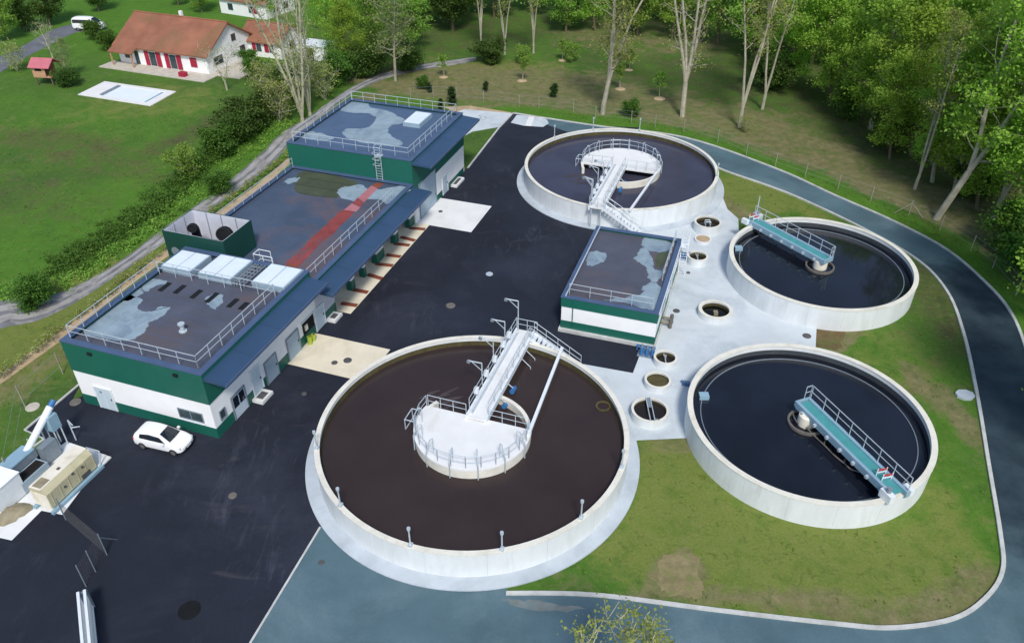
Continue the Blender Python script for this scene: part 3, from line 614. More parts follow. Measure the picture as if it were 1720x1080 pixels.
for yy in (-.15, -.75): mb.path([(X1 - 1.4, yy, 3.4), (X1 - 1.4, yy, 4.5), (X1 - .6, yy, 4.5)], .035, 6)
for i in range(14): mb.tube((X1 - .6, -.15, .3 + i * .28), (X1 - .6, -.75, .3 + i * .28), .022, 5)
mb.box(X1 - 1.4, -.8, 3.36, X1 - .6, -.12, 3.42); mb.build('ladder', 'aluwhite', ph)
# right hand face: door and louvre
f = MB().box(7.2, -.07, .3, 8.5, -.031, 2.35).build('door', 'door', ph); MB().box(7.3, -.12, 1.25, 7.42, -.07, 1.4).build('handle', 'iron', f)
f = MB().box(3.0, -.06, 1.3, 4.4, -.003, 2.2).build('louvre', 'steelgrey', ph); mb = MB()
for i in range(6): mb.box(3.06, -.085, 1.36 + i * .14, 4.34, -.061, 1.42 + i * .14)
mb.build('louvre_slat', 'steel', f)
f = MB().box(-.09, Y1 - 1.02, .42, -.051, Y1 - .95, 3.3).build('downpipe', 'green', ph)
# ================================================================== ROUND TANKS
def tank_shell(t, ri, h, wl, wmat, ap=.9, wall=.3, n=128, scum='scum'):
    ro = ri + wall
    MB().lathe([(ri, 0), (ro, 0), (ro, h), (ri, h)], n=n).build('tank_wall', 'tank', t, True).data.polygons.foreach_set('use_smooth', [False] * (n * 4))
    MB().lathe([(ri - .03, h + .003), (ro + .03, h + .003), (ro + .03, h + .06), (ri - .03, h + .06)], n=n).build('rim', 'rim', t)
    MB().lathe([(ri - .02, wl - .3), (ri - .002, wl - .3), (ri - .002, wl + .42), (ri - .02, wl + .42)], n=n).build('scum_shade_band', scum, t)  # scum in the aeration tanks, painted wall shade in the settling tanks
    MB().disc((0, 0), ri - .025, wl, 96).build('water_surface', wmat, t)
    if ap: MB().lathe([(ro + .004, 0), (ro + ap, 0), (ro + ap, .10), (ro + .004, .16)], n=n).build('apron', 'apron', t)
    j = MB()
    for i in range(18):
        a = 2 * math.pi * i / 18 + .1; c, s_ = math.cos(a), math.sin(a)
        j.tube(((ro - .006) * c, (ro - .006) * s_, .2), ((ro - .006) * c, (ro - .006) * s_, h), .012, 4)
    o = j.build('wall_joint', 'apron', t); o['kind'] = 'stuff'
def arc_pts(r, a0, a1, z, n): return [(r * math.cos(a0 + (a1 - a0) * i / n), r * math.sin(a0 + (a1 - a0) * i / n), z) for i in range(n + 1)]
def aeration(cx, cy, rot, mir, ri, rr, wmat, label, posts, plug=None, gap=(18, 62)):
    t = thing('aeration_tank', (cx, cy, 0), rot, label, 'tank', 'big aeration tanks with a central platform')
    h, wl = 2.1, 1.42; tank_shell(t, ri, h, wl, wmat); ro = ri + .3
    F = lambda x, y, z=0: (x, y * mir, z)
    xc = 1.0; ac = math.acos(xc / rr); zp = 2.22
    # centre ring and half-round platform
    aL, aR = R_(gap[1]), -R_(8)
    segs = [(aL, 2 * math.pi + aR)]
    mb = MB()
    for a0, a1 in segs:
        if mir < 0: a0, a1 = -a1, -a0
        mb.lathe([(rr - .28, .6), (rr, .6), (rr, zp - .12), (rr - .28, zp - .12)], n=72, a0=a0, a1=a1)
    mb.build('centre_ring', 'rim', t)
    pts = [F(*p[:2]) for p in arc_pts(rr + .04, ac, 2 * math.pi - ac, 0, 48)]
    MB().prism([p[:2] for p in pts], zp - .115, zp + .05).build('platform', 'padwhite', t)
    # bridge
    xe = ri + 1.15; zb = 2.5
    mb = MB(); mb.box(xc - .4, -.62, zb - .12, xe, .62, zb); mb.build('bridge_deck', 'padwhite', t)
    mb = MB(); mb.box(xc - .4, -.78, zb - .36, xe, -.621, zb + .1); mb.build('side_beam', 'aluwhite', t)
    mb = MB(); mb.box(xc - .4, .621, zb - .36, xe, .78, zb + .1); mb.build('side_beam', 'aluwhite', t)
    for y in (-.7, .7):
        rail(MB(), [F(xc + .2, y, zb + .1), F(xe - (.95 if y < 0 else .05), y, zb + .1)], 1.05, 1.3, .026).build('railing', 'steel', t)
    rail(MB(), [F(xe - .04, .66, zb + .0), F(xe - .04, -1.0, zb)], 1.05, .8, .026).build('railing', 'steel', t)
    # cable tray and small boxes along the davit side
    mb = MB(); mb.box(xc, min(mir * .36, mir * .52), zb + .003, xe - .6, max(mir * .36, mir * .52), zb + .12)
    mb.build('cable_tray', 'steel', t)
    for x in (2.6, 4.6, 6.4, 8.3, 9.6):
        MB().box(x - .16, min(mir * .55, mir * .85), zb + .55, x + .16, max(mir * .55, mir * .85), zb + 1.0).build('control_box', 'aluwhite', t)
    # stair down beside the wall
    x0, x1 = xe - .95, xe - .06; ys, ye = -.78, -4.7; n = 11
    mb = MB()
    for i in range(n):
        f = (i + .5) / n; y = ys + (ye - ys) * f; z = zb * (1 - (i + 1) / (n + 1)); mb.box(x0 + .05, min(y * mir - .15, y * mir + .15), z - .04, x1 - .05, max(y * mir - .15, y * mir + .15), z)
    mb.build('stair_tread', 'aluwhite', t)
    for x in (x0, x1): MB().beam(F(x, ys, zb - .06), F(x, ye, .12), .06, .26).build('stringer', 'aluwhite', t)
    for x in (x0, x1):
        mb = MB()
        for k in (.55, 1.05): mb.tube(F(x, ys, zb + k), F(x, ye, .15 + k), .026, 5)
        for i in range(5): f = i / 4; mb.tube(F(x, ys + (ye - ys) * f, zb + (.15 - zb) * f), F(x, ys + (ye - ys) * f, zb + (.15 - zb) * f + 1.05), .026, 5)
        mb.build('handrail', 'steel', t)
    for y in (.5, -.5): MB().tube(F(xe - .2, y, 0), F(xe - .2, y, zb - .13), .07, 8).build('bridge_leg', 'steel', t)
    # railings of the platform
    pr_ = [F(*p) for p in [(q[0], q[1], zp + .05) for q in arc_pts(rr - .1, ac + .03, 2 * math.pi - ac - .03, 0, 14)]]
    rail(MB(), pr_, 1.05, 1.4, .026).build('railing', 'steel', t)
    yc = math.sqrt(rr * rr - xc * xc) - .15
    for a, b in ((.85, yc), (-.85, -yc)): rail(MB(), [F(xc - .06, a, zp + .05), F(xc - .06, b, zp + .05)], 1.05, 1.1, .026).build('railing', 'steel', t)
    # bent rods hanging over the platform edge
    for i in range(7):
        a = math.pi + R_(-78 + 26 * i); c, s_ = math.cos(a), math.sin(a)
        P = lambda r, z: (r * c, r * s_, z)
        MB().path([P(rr + .12, wl - .2), P(rr + .12, zp + .5), P(rr - .25, zp + 1.35), P(rr - .5, zp + 1.35)], .045, 6).tube(P(rr - .5, zp + 1.35), P(rr - .5, zp + .06), .03, 5).build('gate_rod', 'steel', t)
    MB().path([F(.3, rr + .05, zp + .1), F(.3, rr + .7, zp + .1), F(-.9, rr + .7, zp + .1), F(-.9, rr + .0, zp + .1)], .04, 6).path([F(.3, rr + .7, zp + .1), F(.3, rr + .7, zp - .8), F(-.9, rr + .7, zp - .8), F(-.9, rr + .7, zp + .1)], .04, 6).build('access_frame', 'steel', t)
    # long thin pipe from the rim to the ring
    mb = MB(); yb = -3.35; mb.beam(F(ri + .15, yb, 2.3), F(.4, -rr + .15, 2.3), .22, .2); mb.build('feed_pipe', 'aluwhite', t)
    # davits on the other side of the bridge
    for x, y, hh in ((xe - .3, .5, 2.9), (ri - .9, 1.0, 2.0), (6.9, 1.0, 2.1), (4.5, 1.0, 1.7)):
        d = MB().path([F(x, y, zb - .3), F(x, y, zb + hh), F(x - .15, y + .95, zb + hh + .1)], .045, 6).tube(F(x, y, zb + hh - .7), F(x - .12, y + .75, zb + hh + .06), .03, 5).build('davit', 'steel', t)
        p = F(x - .15, y + .95, zb + hh + .02); MB().box(p[0] - .1, p[1] - .12, p[2] - .1, p[0] + .1, p[1] + .12, p[2] + .1).build('winch', 'steelgrey', d)
    # submerged mixers held under the bridge
    for x in (5.2, 3.5):
        p = F(x, -1.15, 1.75); d = MB().tube((p[0] - .3, p[1], p[2]), (p[0] + .3, p[1], p[2] - .1), .2, 12).tube((p[0] + .3, p[1], p[2] - .1), (p[0] + .45, p[1], p[2] - .12), .13, 10).build('mixer', 'bluepump', t)
        MB().tube((p[0], p[1], p[2] + .15), (p[0], p[1] * .55, 2.3), .04, 6).build('mixer_hanger', 'steel', d)
    for i, y in enumerate((9.6, 8.5)):
        p0, p1 = F(y, -.7, 2.1), F(y - .2, -1.5, 1.6)
        MB().path([p0, p1, (p1[0], p1[1], 1.2)], .035, 5).build('sensor_arm', 'steel', t)
    rf = random.Random(int(cx * 10)); fm = MB()
    for k in range(9):
        a = R_(48) + rf.uniform(-.25, .3); r = rr + rf.uniform(-.6, 1.6); c0 = (r * math.cos(a), r * math.sin(a) * mir); L_ = rf.uniform(.35, 1.1); an = a + 1.57 + rf.uniform(-.4, .4)
        P = [(c0[0] + L_ * math.cos(th_) * math.cos(an) - .12 * math.sin(th_) * math.sin(an) * rf.uniform(.5, 1.5), c0[1] + L_ * math.cos(th_) * math.sin(an) + .12 * math.sin(th_) * math.cos(an) * rf.uniform(.5, 1.5)) for th_ in [2 * math.pi * q_ / 14 for q_ in range(14)]]
        fm.sheet(P, wl + .002 + k * .0006)
    fm.build('foam_streaks', 'foam', t)['kind'] = 'stuff'
    # level posts standing on the rim
    inv = Matrix.Rotation(-rot, 2)
    for px in posts:
        q = G(*px, 2.16); v = Vector((q.x - cx, q.y - cy)).normalized() * (ri + .12); v = inv @ v
        d = MB().tube((v.x, v.y, 2.16), (v.x, v.y, 3.55), .05, 8).box(v.x - .16, v.y - .12, 2.16, v.x + .16, v.y + .12, 2.3).build('level_post', 'steel', t)
        MB().cyl((v.x, v.y), .11, 3.55, 3.72, 10).build('post_head', 'steel', d)
    if plug:
        q = G(*plug, wl); v = inv @ Vector((q.x - cx, q.y - cy))
        MB().lathe([(.42, .9), (.55, .9), (.55, wl + .1), (.42, wl + .1)], (v.x, v.y), 28).build('overflow_pipe', 'scum', t)
    return t
aeration(-2.70, 40.46, TH, 1, 10.39, 4.02, 'brownwater', 'big brown-water tank in the foreground with a white half-round platform', [(540, 752), (577, 846), (692, 911), (843, 922), (976, 870), (1044, 785)], (1013, 683))
aeration(12.25, 83.4, TH + math.pi, -1, 10.5, 4.45, 'skywater', 'big blue-brown tank at the back beyond the pump house, bridge end facing the camera', [(935, 233), (997, 219), (1075, 218), (1197, 296)])
def clarifier(c, ri, label, box_px):
    t = thing('settling_tank', (*c, 0), 0, label, 'tank', 'settling tanks with dark clear water')
    tank_shell(t, ri, 2.05, 1.3, 'clearwater', 0, .34, 128, 'shadewall')
    MB().lathe([(ri - .70, .9), (ri - .64, .9), (ri - .64, 1.36), (ri - .70, 1.36)], n=96).build('weir_ring', 'steelgrey', t)
    MB().lathe([(1.15, .9), (1.3, .9), (1.3, 1.5), (1.15, 1.5)], n=40).build('feed_ring', 'ironpale', t)
    MB().lathe([(.01, .5), (.62, .5), (.62, 2.1), (.5, 2.22), (.01, 2.22)], n=32).build('centre_column', 'cream', t)
    q = G(*box_px, 1.4); v = Vector((q.x - c[0], q.y - c[1]))
    MB().box(v.x - .35, v.y - .28, 1.1, v.x + .35, v.y + .28, 1.62).build('scum_box', 'palesteel', t)
    return t
def scraper(a, b, side, label, hose, barrier, mast=False):
    """bridge from the middle a to the rim b; side = +1 puts the rail on the left of the way out"""
    a, b = Vector(a), Vector(b); d = b - a; L = d.length; ang = math.atan2(d.y, d.x)
    t = thing('scraper_bridge', (a.x, a.y, 0), ang, label, 'bridge', 'teal scraper bridges over the settling tanks'); z = 2.42; wd = .52
    MB().box(.1, -wd + .12, z - .06, L - .25, wd - .12, z).build('deck', 'teal', t)
    for y in (-wd, wd): MB().box(0, y - .115, z - .42, L, y + .115, z + .1).build('side_beam', 'palesteel', t)
    MB().box(-.14, -wd - .115, z - .3, -.003, wd + .115, z + .12).build('end_beam', 'palesteel', t)
    y = side * (wd + .06)
    rail(MB(), [(.0, y, z + .1), (L - .1, y, z + .1)], 1.1, 1.35, .032).build('railing', 'steel', t)
    rail(MB(), [(-.1, y, z + .1), (-.1, side * .1, z + .1)], 1.1, .6, .03).build('railing', 'steel', t)
    for i in range(7):
        x = .9 + i * (L - 1.8) / 6; MB().box(x - .09, -side * (wd + .12), z - .3, x + .09, -side * (wd + .32), z - .1).build('bracket', 'steel', t)
    g = MB().box(L - .75, -wd - .55, 2.12, L + .15, -wd + .0 - .12, 2.75).build('drive_unit', 'aluwhite', t); MB().box(L - .6, wd + .12, 2.12, L + .1, wd + .45, 2.6).build('idler_unit', 'aluwhite', t)
    for yy in (-.75, .7):
        MB().tube((L - .2, yy - .09, 2.3), (L - .2, yy + .09, 2.3), .2, 16).build('drive_wheel', 'tyre', g)
    MB().cyl((L - .3, -wd - .32), .16, 2.75, 3.1, 12).build('motor', 'steelgrey', g)
    m4 = MB()
    for i in range(4):
        x = 1.2 + i * (L - 2.8) / 3; m4.tube((x, 0, .9), (x, 0, z - .07), .05, 6); m4.tube((x, 0, 1.1), (x + .9, 0, z - .2), .035, 5)
    m4.build('scraper_strut', 'steelgrey', t)
    inv = Matrix.Rotation(-ang, 2)
    if hose:
        for pts in hose:
            P = []
            for px in pts:
                q = G(*px, 1.45); v = inv @ Vector((q.x - a.x, q.y - a.y)); P.append((v.x, v.y))
            P = spline(P, 5, False); MB().path([(x, yy, 1.45) for x, yy in P], .055, 6).build('skimmer_pipe', 'ironpale', t)
    x = L - barrier
    bb = MB(); bb.beam((x, -.3, z + .5), (x + .1, .35, z + .5), .03, .12); bb.beam((x + .5, -.3, z + .5), (x + .6, .35, z + .5), .03, .12)
    bo = bb.build('safety_barrier', 'red', t)
    w2 = MB()
    for xx, yy in ((x, -.3), (x + .1, .35), (x + .5, -.3), (x + .6, .35)): w2.tube((xx, yy, z), (xx, yy, z + .62), .03, 6)
    w2.beam((x, -.3, z + .28), (x + .1, .35, z + .28), .03, .1); w2.beam((x + .5, -.3, z + .28), (x + .6, .35, z + .28), .03, .1); w2.build('barrier_frame', 'aluwhite', bo)
    if mast: MB().path([(L - .3, side * .6, z), (L - .3, side * .6, z + 2.3)], .05, 6).build('cable_mast', 'steel', t)
    return t
clarifier((20.83, 41.85), 8.0, 'settling tank nearest the camera on the right, ringed by grass', (1182, 666))
clarifier((28.40, 62.88), 7.9, 'settling tank at the back right inside the curve of the ring road', (1240, 418))
scraper((20.75, 42.95), (24.20, 34.10), 1, 'teal scraper bridge on the nearer right tank, pointing towards the camera', [[(1330, 690), (1338, 708), (1352, 716), (1366, 730), (1384, 747), (1402, 765), (1418, 778), (1430, 788), (1450, 794), (1470, 799)], [(1384, 747), (1386, 740), (1394, 736), (1404, 733)], [(1418, 778), (1420, 771), (1430, 768), (1440, 766)]], 1.9)
scraper((28.75, 62.45), (23.55, 70.45), -1, 'teal scraper bridge on the far right tank, pointing away to the upper left', None, .9, True)
# ------------------------------------------------------------------ small round chambers
def chamber(px, w, h, kind, label, wd=.4):
    c = G(px[0], px[1], h); r = (G(px[0] + w / 2, px[1], h) - c).length
    t = thing('round_chamber', (c.x, c.y, 0), 0, label, 'chamber', 'low round concrete chambers between the tanks')
    th = .14 if kind != 'thick' else .26
    if kind == 'lid':
        MB().lathe([(.01, 0), (r, 0), (r, h), (.01, h)], n=40).build('chamber_wall', 'tank', t); MB().disc((0, 0), r * .82, h + .02, 32).build('lid', 'mulch', t); return t
    MB().lathe([(r - th, 0), (r, 0), (r, h), (r - th, h)], n=48).build('chamber_wall', 'tank', t)
    MB().lathe([(r - th - .02, h + .003), (r + .02, h + .003), (r + .02, h + .05), (r - th - .02, h + .05)], n=48).build('chamber_rim', 'rim', t)
    MB().lathe([(r - th - .015, .1), (r - th - .002, .1), (r - th - .002, h - .12), (r - th - .015, h - .12)], n=48).build('stained_lining', 'scum', t)
    MB().disc((0, 0), r - th - .02, h - wd, 40).build('water_surface', 'scum' if kind == 'sludge' else ('blackwater' if kind == 'thick' else 'chamberwater'), t)
    if kind == 'walk':
        for s_ in (-.16, .16): MB().beam((s_ * 1.0, -r + .05, h + .09), (s_ * 1.0, r - .05, h + .09), .06, .1).build('beam', 'steel', t)
        mb = MB(); mb.box(-.13, .2, h + .06, .13, r - .1, h + .09); mb.beam((.2, -r + .3, h + .09), (.5, -r + .15, h + .09), .05, .06); mb.build('grating', 'steelgrey', t)
    elif kind == 'pipe': MB().tube((.0, -r + .1, h - .25), (.0, r - .1, h - .25), .05, 8).tube((0, 0, h - .25), (0, 0, h + .2), .06, 8).build('cross_pipe', 'steel', t)
    elif kind == 'frame': MB().path([(-.25, -.2, h - wd - .1), (-.25, -.2, h + .1), (.25, -.2, h + .1), (.25, -.2, h - wd - .1)], .05, 6).path([(-.25, .2, h - wd - .1), (-.25, .2, h + .1), (.25, .2, h + .1), (.25, .2, h - wd - .1)], .05, 6).build('pump_frame', 'steel', t)
    elif kind == 'thick': MB().box(-.18, -.35, h - wd - .2, .18, .05, h - .1).build('pump', 'sludge', t)
    return t
chamber((1189, 373), 44, .95, 'frame', 'round chamber holding a pump frame, against the back tank')
chamber((1181, 401), 28, .30, 'lid', 'low chamber closed by a flat beige lid')
chamber((1172, 430), 34, .75, 'pipe', 'small dark open chamber next to the ladder of the pump house')
chamber((1202, 520), 56, .62, 'thick', 'thick-walled chamber alone in the middle of the paving, with black water', .42)
chamber((1118, 600), 39, .6, 'pipe', 'small dark chamber with a crossing pipe, at the near corner of the pump house')
chamber((1105, 638), 44, .6, 'sludge', 'chamber full of olive sludge, between two darker chambers', .25)
chamber((1092, 688), 62, .78, 'walk', 'largest chamber, spanned by steel beams, beside the foreground tank', .3)
# blue pump sets on the paving
def pumpset(px, label, rz, k=1.0):
    q = G(*px); t = thing('pump_set', (q.x, q.y, .033), rz, label, 'pump', 'blue pump sets on the paving'); t.scale = (k, k, k)
    for i in range(3):
        y = i * .45 - .45; b = MB().cyl((0, y), .16, .05, .75, 14).tube((0, y, .55), (.5, y, .55), .09, 10).build('pump_body', 'bluepump', t)
        MB().cyl((0, y), .1, .75, 1.05, 10).build('motor', 'steelgrey', b)
    MB().path([(.5, -.6, .55), (.5, .9, .55), (.5, .9, 0.02)], .08, 8).build('pipe', 'bluepump', t)
    MB().box(-.3, -.75, 0, .6, .75, .05).build('base_plate', 'steelgrey', t); return t
pumpset((1086, 598), 'row of blue pumps by the near corner of the pump house', TH2, 1.0)
pumpset((1150, 436), 'blue pumps beside the ladder at the back of the pump house', TH2, .8)
pumpset((1152, 648), 'single blue valve group against the nearer settling tank', TH2, .45)
t = thing('valve_group', (*G(1117, 550)[:2], .033), TH2, 'small group of brass-coloured pipes on the right wall of the pump house', 'pipework')
MB().tube((0, .6, .5), (0, -.5, .5), .1, 8).tube((.7, .6, .5), (.7, -.5, .5), .1, 8).build('pipe', 'sludge', t); MB().cyl((0, -.4), .16, .03, .9, 10).cyl((.7, -.4), .16, .03, .9, 10).build('valve', 'ironpale', t)
for i, (px, r, mt, lab) in enumerate([((318, 1025), .62, 'oil', 'wide black manhole cover on the asphalt near the bottom edge'), ((391, 833), .28, 'ironpale', 'rusty round cover on the asphalt left of the foreground tank'), ((757, 514), .42, 'ironpale', 'worn iron cover in the yard, straight behind the foreground tank'),
        ((822, 461), .34, 'steel', 'bright round cover in the middle of the far yard'), ((584, 606), .34, 'iron', 'dark cover on the cream pad, farther from the building'), ((562, 610), .25, 'iron', 'smaller dark cover on the cream pad, nearer the building'),
        ((511, 662), .2, 'iron', 'little dark cover on the asphalt below the cream pad'), ((127, 676), .42, 'ironpale', 'pale cover on the asphalt at the left corner of the front block'), ((55, 684), .5, 'stone', 'white round cover in the grass by the left yard kerb'),
        ((740, 356), .22, 'iron', 'little drain cover on the white pad'), ((1136, 523), .3, 'iron', 'dark cover on the paving right of the pump house'), ((1355, 565), .35, 'iron', 'dark cover on the paving by the brown soil patch'), ((1156, 459), .18, 'iron', 'tiny cover on the paving by the small dark chamber'),
        ((540, 945), .18, 'iron', 'tiny drain cover on the grey road near the joint kerb')]):
    q = G(*px); z = .034 if i not in (4, 5, 9, 10, 11, 12) else .05
    o = MB().lathe([(.001, -.05), (r, -.05), (r, .03), (r * .94, .042), (r * .9, .03), (.001, .03)], n=28).build('manhole_cover', mt); o.location = (q.x, q.y, z); tag(o, lab, 'manhole cover', 'round covers set in the ground')
q = G(1620, 665); o = MB().prism([(math.cos(R_(22 + 45 * i)) * 1.0, math.sin(R_(22 + 45 * i)) * .8) for i in range(8)], 0, .25).build('drain_slab', 'apron'); o.location = (q.x, q.y, 0); o.scale = (.72, .72, .8); tag(o, 'grey eight-sided slab in the grass beside the right kerb', 'slab')
# ================================================================== VEHICLES
def loft(mb, secs, m=0, cap=True):
    """secs: list of equal-length vertex rings"""
    n = len(secs[0]); V = [v for s_ in secs for v in s_]; F = []
    for i in range(len(secs) - 1):
        for j in range(n): F.append((i * n + j, (i + 1) * n + j, (i + 1) * n + (j + 1) % n, i * n + (j + 1) % n))
    if cap: F += [tuple(range(n))[::-1][::-1], tuple(range((len(secs) - 1) * n, len(secs) * n))[::-1]]
    return mb.add(V, F, m)
def vehicle(loc, ang, name, label, cat, prof, wb, wr, W, glass, lamps):
    """prof: stations (x, z_low, z_belt, z_roof, half width belt, half width roof)"""
    t = thing(name, loc, ang, label, cat)
    secs = []
    for x, zl, zb, zr, hb, hr in prof:
        ring = [(x, -hb * .93, zl), (x, -hb, zl + .14), (x, -hb, (zl + zb) / 2 + .05), (x, -hb * .965, zb)]
        ring += [(x, -hr - (hb - hr) * .12, zb + (zr - zb) * .8), (x, -hr * .86, zr), (x, 0, zr + (.035 if zr > zb + .2 else .02))]
        ring += [(a, -b, c) for a, b, c in ring[:-1][::-1]]
        secs.append(ring)
    mb = MB(); loft(mb, secs); body = mb.build('body', 'carwhite', t, True)
    ss = body.modifiers.new('sub', 'SUBSURF'); ss.levels = 1; ss.render_levels = 2
    for nm, quads in glass:
        g = MB()
        for q in quads: g.add(q, [(0, 1, 2, 3)] if len(q) == 4 else [tuple(range(len(q)))])
        g.build(nm, 'carglass', t)
    for x in (wb / 2, -wb / 2):
        for y in (-1, 1):
            w_ = MB().tube((x, y * (W - .2), wr), (x, y * (W - .005), wr), wr, 20).build('wheel', 'tyre', t)
            MB().tube((x, y * (W - .1), wr), (x, y * (W + .006), wr), wr * .62, 14).build('wheel_rim', 'rim_w', w_)
    for nm, b, mt in lamps: MB().box(*b).build(nm, mt, t)
    return t
# hatchback
pr = [(-1.98, .36, .80, .86, .70, .60), (-1.93, .25, .88, 1.02, .80, .66), (-1.70, .22, .93, 1.36, .85, .62), (-1.2, .2, .93, 1.49, .86, .60), (-.5, .2, .92, 1.53, .865, .60), (.15, .2, .92, 1.47, .865, .58), (.55, .2, .93, 1.24, .865, .60), (.98, .2, .95, 1.0, .86, .66), (1.4, .2, .86, .92, .85, .66), (1.75, .22, .74, .80, .80, .62), (1.98, .34, .62, .66, .60, .46)]
gl = [('windscreen', [[(1.02, -.60, 1.03), (1.06, 0, 1.055), (.26, 0, 1.505), (.22, -.46, 1.46)], [(1.06, 0, 1.055), (1.02, .60, 1.03), (.22, .46, 1.46), (.26, 0, 1.505)]]),
      ('side_window', [[(-1.35, -.80, 1.02), (.78, -.81, .99), (.25, -.672, 1.33), (-.6, -.668, 1.40), (-1.3, -.69, 1.30)]]), ('side_window', [[(-1.35, .80, 1.02), (.78, .81, .99), (.25, .672, 1.33), (-.6, .668, 1.40), (-1.3, .69, 1.30)][::-1]]),
      ('rear_window', [[(-1.90, -.55, 1.0), (-1.90, .55, 1.0), (-1.66, .48, 1.37), (-1.66, -.48, 1.37)]])]
lm = [('headlight', (1.60, -.74, .60, 1.84, -.48, .75), 'lamp'), ('headlight', (1.60, .48, .60, 1.84, .74, .75), 'lamp'), ('tail_light', (-1.96, -.78, .66, -1.84, -.56, .90), 'red'), ('tail_light', (-1.96, .56, .66, -1.84, .78, .90), 'red'),
      ('wing_mirror', (.55, -1.02, .92, .72, -.84, 1.05), 'carwhite'), ('wing_mirror', (.55, .84, .92, .72, 1.02, 1.05), 'carwhite'), ('grille', (1.90, -.34, .40, 1.985, .34, .52), 'dark'), ('number_plate', (1.97, -.24, .44, 1.995, .24, .50), 'white')]
vehicle((-24.55, 41.05, .018), R_(-16), 'parked_car', 'small white hatchback parked on the asphalt below the front block', 'car', pr, 2.5, .31, .87, gl, lm)
# minivan on the lane
pr2 = [(-2.45, .4, 1.0, 1.5, .78, .66), (-2.38, .28, 1.05, 1.9, .9, .74), (-1.6, .25, 1.08, 1.97, .93, .74), (0, .25, 1.08, 1.97, .93, .74), (.75, .25, 1.08, 1.88, .93, .70), (1.25, .25, 1.1, 1.5, .92, .72), (1.7, .25, 1.08, 1.16, .9, .72), (2.2, .28, .92, 1.0, .86, .68), (2.45, .42, .72, .78, .7, .55)]
gl2 = [('windscreen', [[(1.74, -.66, 1.2), (1.74, .66, 1.2), (.86, .52, 1.86), (.86, -.52, 1.86)]]), ('side_window', [[(-2.2, -.882, 1.18), (.4, -.885, 1.18), (.4, -.80, 1.70), (-2.2, -.80, 1.70)]]), ('side_window', [[(.5, -.885, 1.18), (1.35, -.87, 1.18), (.75, -.79, 1.68), (.5, -.80, 1.70)]]), ('side_window', [[(-2.2, .882, 1.18), (1.35, .885, 1.18), (.75, .80, 1.70), (-2.2, .80, 1.70)][::-1]])]
lm2 = [('headlight', (2.15, -.84, .7, 2.36, -.58, .88), 'lamp'), ('headlight', (2.15, .58, .7, 2.36, .84, .88), 'lamp'), ('wing_mirror', (1.2, -1.08, 1.1, 1.36, -.9, 1.32), 'carwhite'), ('wing_mirror', (1.2, .9, 1.1, 1.36, 1.08, 1.32), 'carwhite')]
q = G(149, 53); v = vehicle((q.x, q.y + .9, .014), R_(-6), 'parked_van', 'white minivan with dark windows on the lane behind the house', 'van', pr2, 3.0, .34, .92, gl2, lm2); v.scale = (1.12, 1.12, 1.12)
# ================================================================== SLUDGE CORNER, bottom left
sheet('concrete_slab', gp([(20, 908), (70, 858), (105, 865), (180, 765), (112, 742), (70, 770), (20, 800), (-60, 850), (-60, 890)]), .040, 'padwhite')
k = G(92, 866); cang = R_(71)
t = thing('sludge_container', (k.x, k.y, .045), cang, 'long cream steel container with sloping lid standing on a pale rail', 'container')
CL, CW, CH = 4.2, 1.35, 1.8
sec = lambda x, e: [(x, .28, .25), (x, .28, CH - .35), (x, .62, CH), (x, CW + .2, CH), (x, CW + .28, CH - .15), (x, CW + .28, .25)]
mb = MB(); loft(mb, [sec(.25, 0), sec(CL, 0)]); mb.build('body', 'creamshade', t)
MB().box(.24, .62, CH + .003, CL + .01, CW + .22, CH + .05).build('lid', 'cream', t)
MB().box(.22, .30, .3, .249, CW + .26, CH - .36).build('end_panel', 'cream', t)  # end face in the lighter cream, painted as the side facing the light
MB().box(.35, .72, CH + .052, 1.15, CW + .05, CH + .07).build('inspection_hatch', 'sludge', t)
MB().box(0, 0, 0, CL + .3, .24, .22).build('base_rail', 'palesteel', t); MB().box(0, CW + .1, 0, CL + .3, CW + .34, .22).build('base_rail', 'palesteel', t)
mb = MB()
for i in range(6): mb.box(.5 + i * .72, .255, .28, .56 + i * .72, .279, CH - .4)
mb.build('stiffener', 'creamshade', t)['kind'] = 'stuff'
for x, y, z in ((1.5, .27, .9), (2.3, .27, 1.3), (3.1, .27, 1.15)): MB().box(x, y - .06, z, x + .14, y, z + .14).build('lug', 'iron', t)
MB().box(2.0, .85, CH + .051, 2.2, 1.02, CH + .12).build('lid_handle', 'iron', t)
MB().box(2.9, .22, .26, 3.6, .278, .62).build('latch_plate', 'iron', t)
MB().path([(CL + .2, .2, .25), (CL + .5, .2, 1.25), (CL + .5, 1.3, 1.25), (CL + .2, 1.3, .25)], .05, 6).build('end_frame', 'steel', t)
MB().box(CL + .05, .1, .08, CL + 1.1, CW + .1, .2).build('end_platform', 'padwhite', t)
# screw classifier: trough with blue cover, inclined screw tube, legs, motor
k = G(66, 800); t = thing('screw_conveyor', (k.x, k.y, .045), cang, 'inclined pale screw conveyor with a blue trough cover behind the cream container', 'conveyor')
MB().box(-1.9, .55, .9, .9, 1.5, 1.55).build('trough', 'steelgrey', t); MB().box(-1.7, .5, 1.553, .8, 1.56, 1.66).build('cover', 'palesteel', t)
for x in (-1.7, .7):
    for y in (.6, 1.4): MB().tube((x, y, 0), (x, y, .9), .05, 6).build('leg', 'steel', t)
sc_ = MB().tube((.3, 1.0, 1.3), (3.2, .75, 3.35), .24, 16).build('screw_tube', 'aluwhite', t); MB().tube((3.2, .75, 3.35), (3.6, .71, 3.62), .2, 14).build('motor', 'bluepump', sc_)
MB().box(2.45, .4, 1.7, 3.2, 1.1, 2.9).build('discharge_hopper', 'palesteel', t); MB().box(1.0, .1, .1, 2.2, .62, 1.5).build('control_cabinet', 'steelgrey', t)
mb = MB()
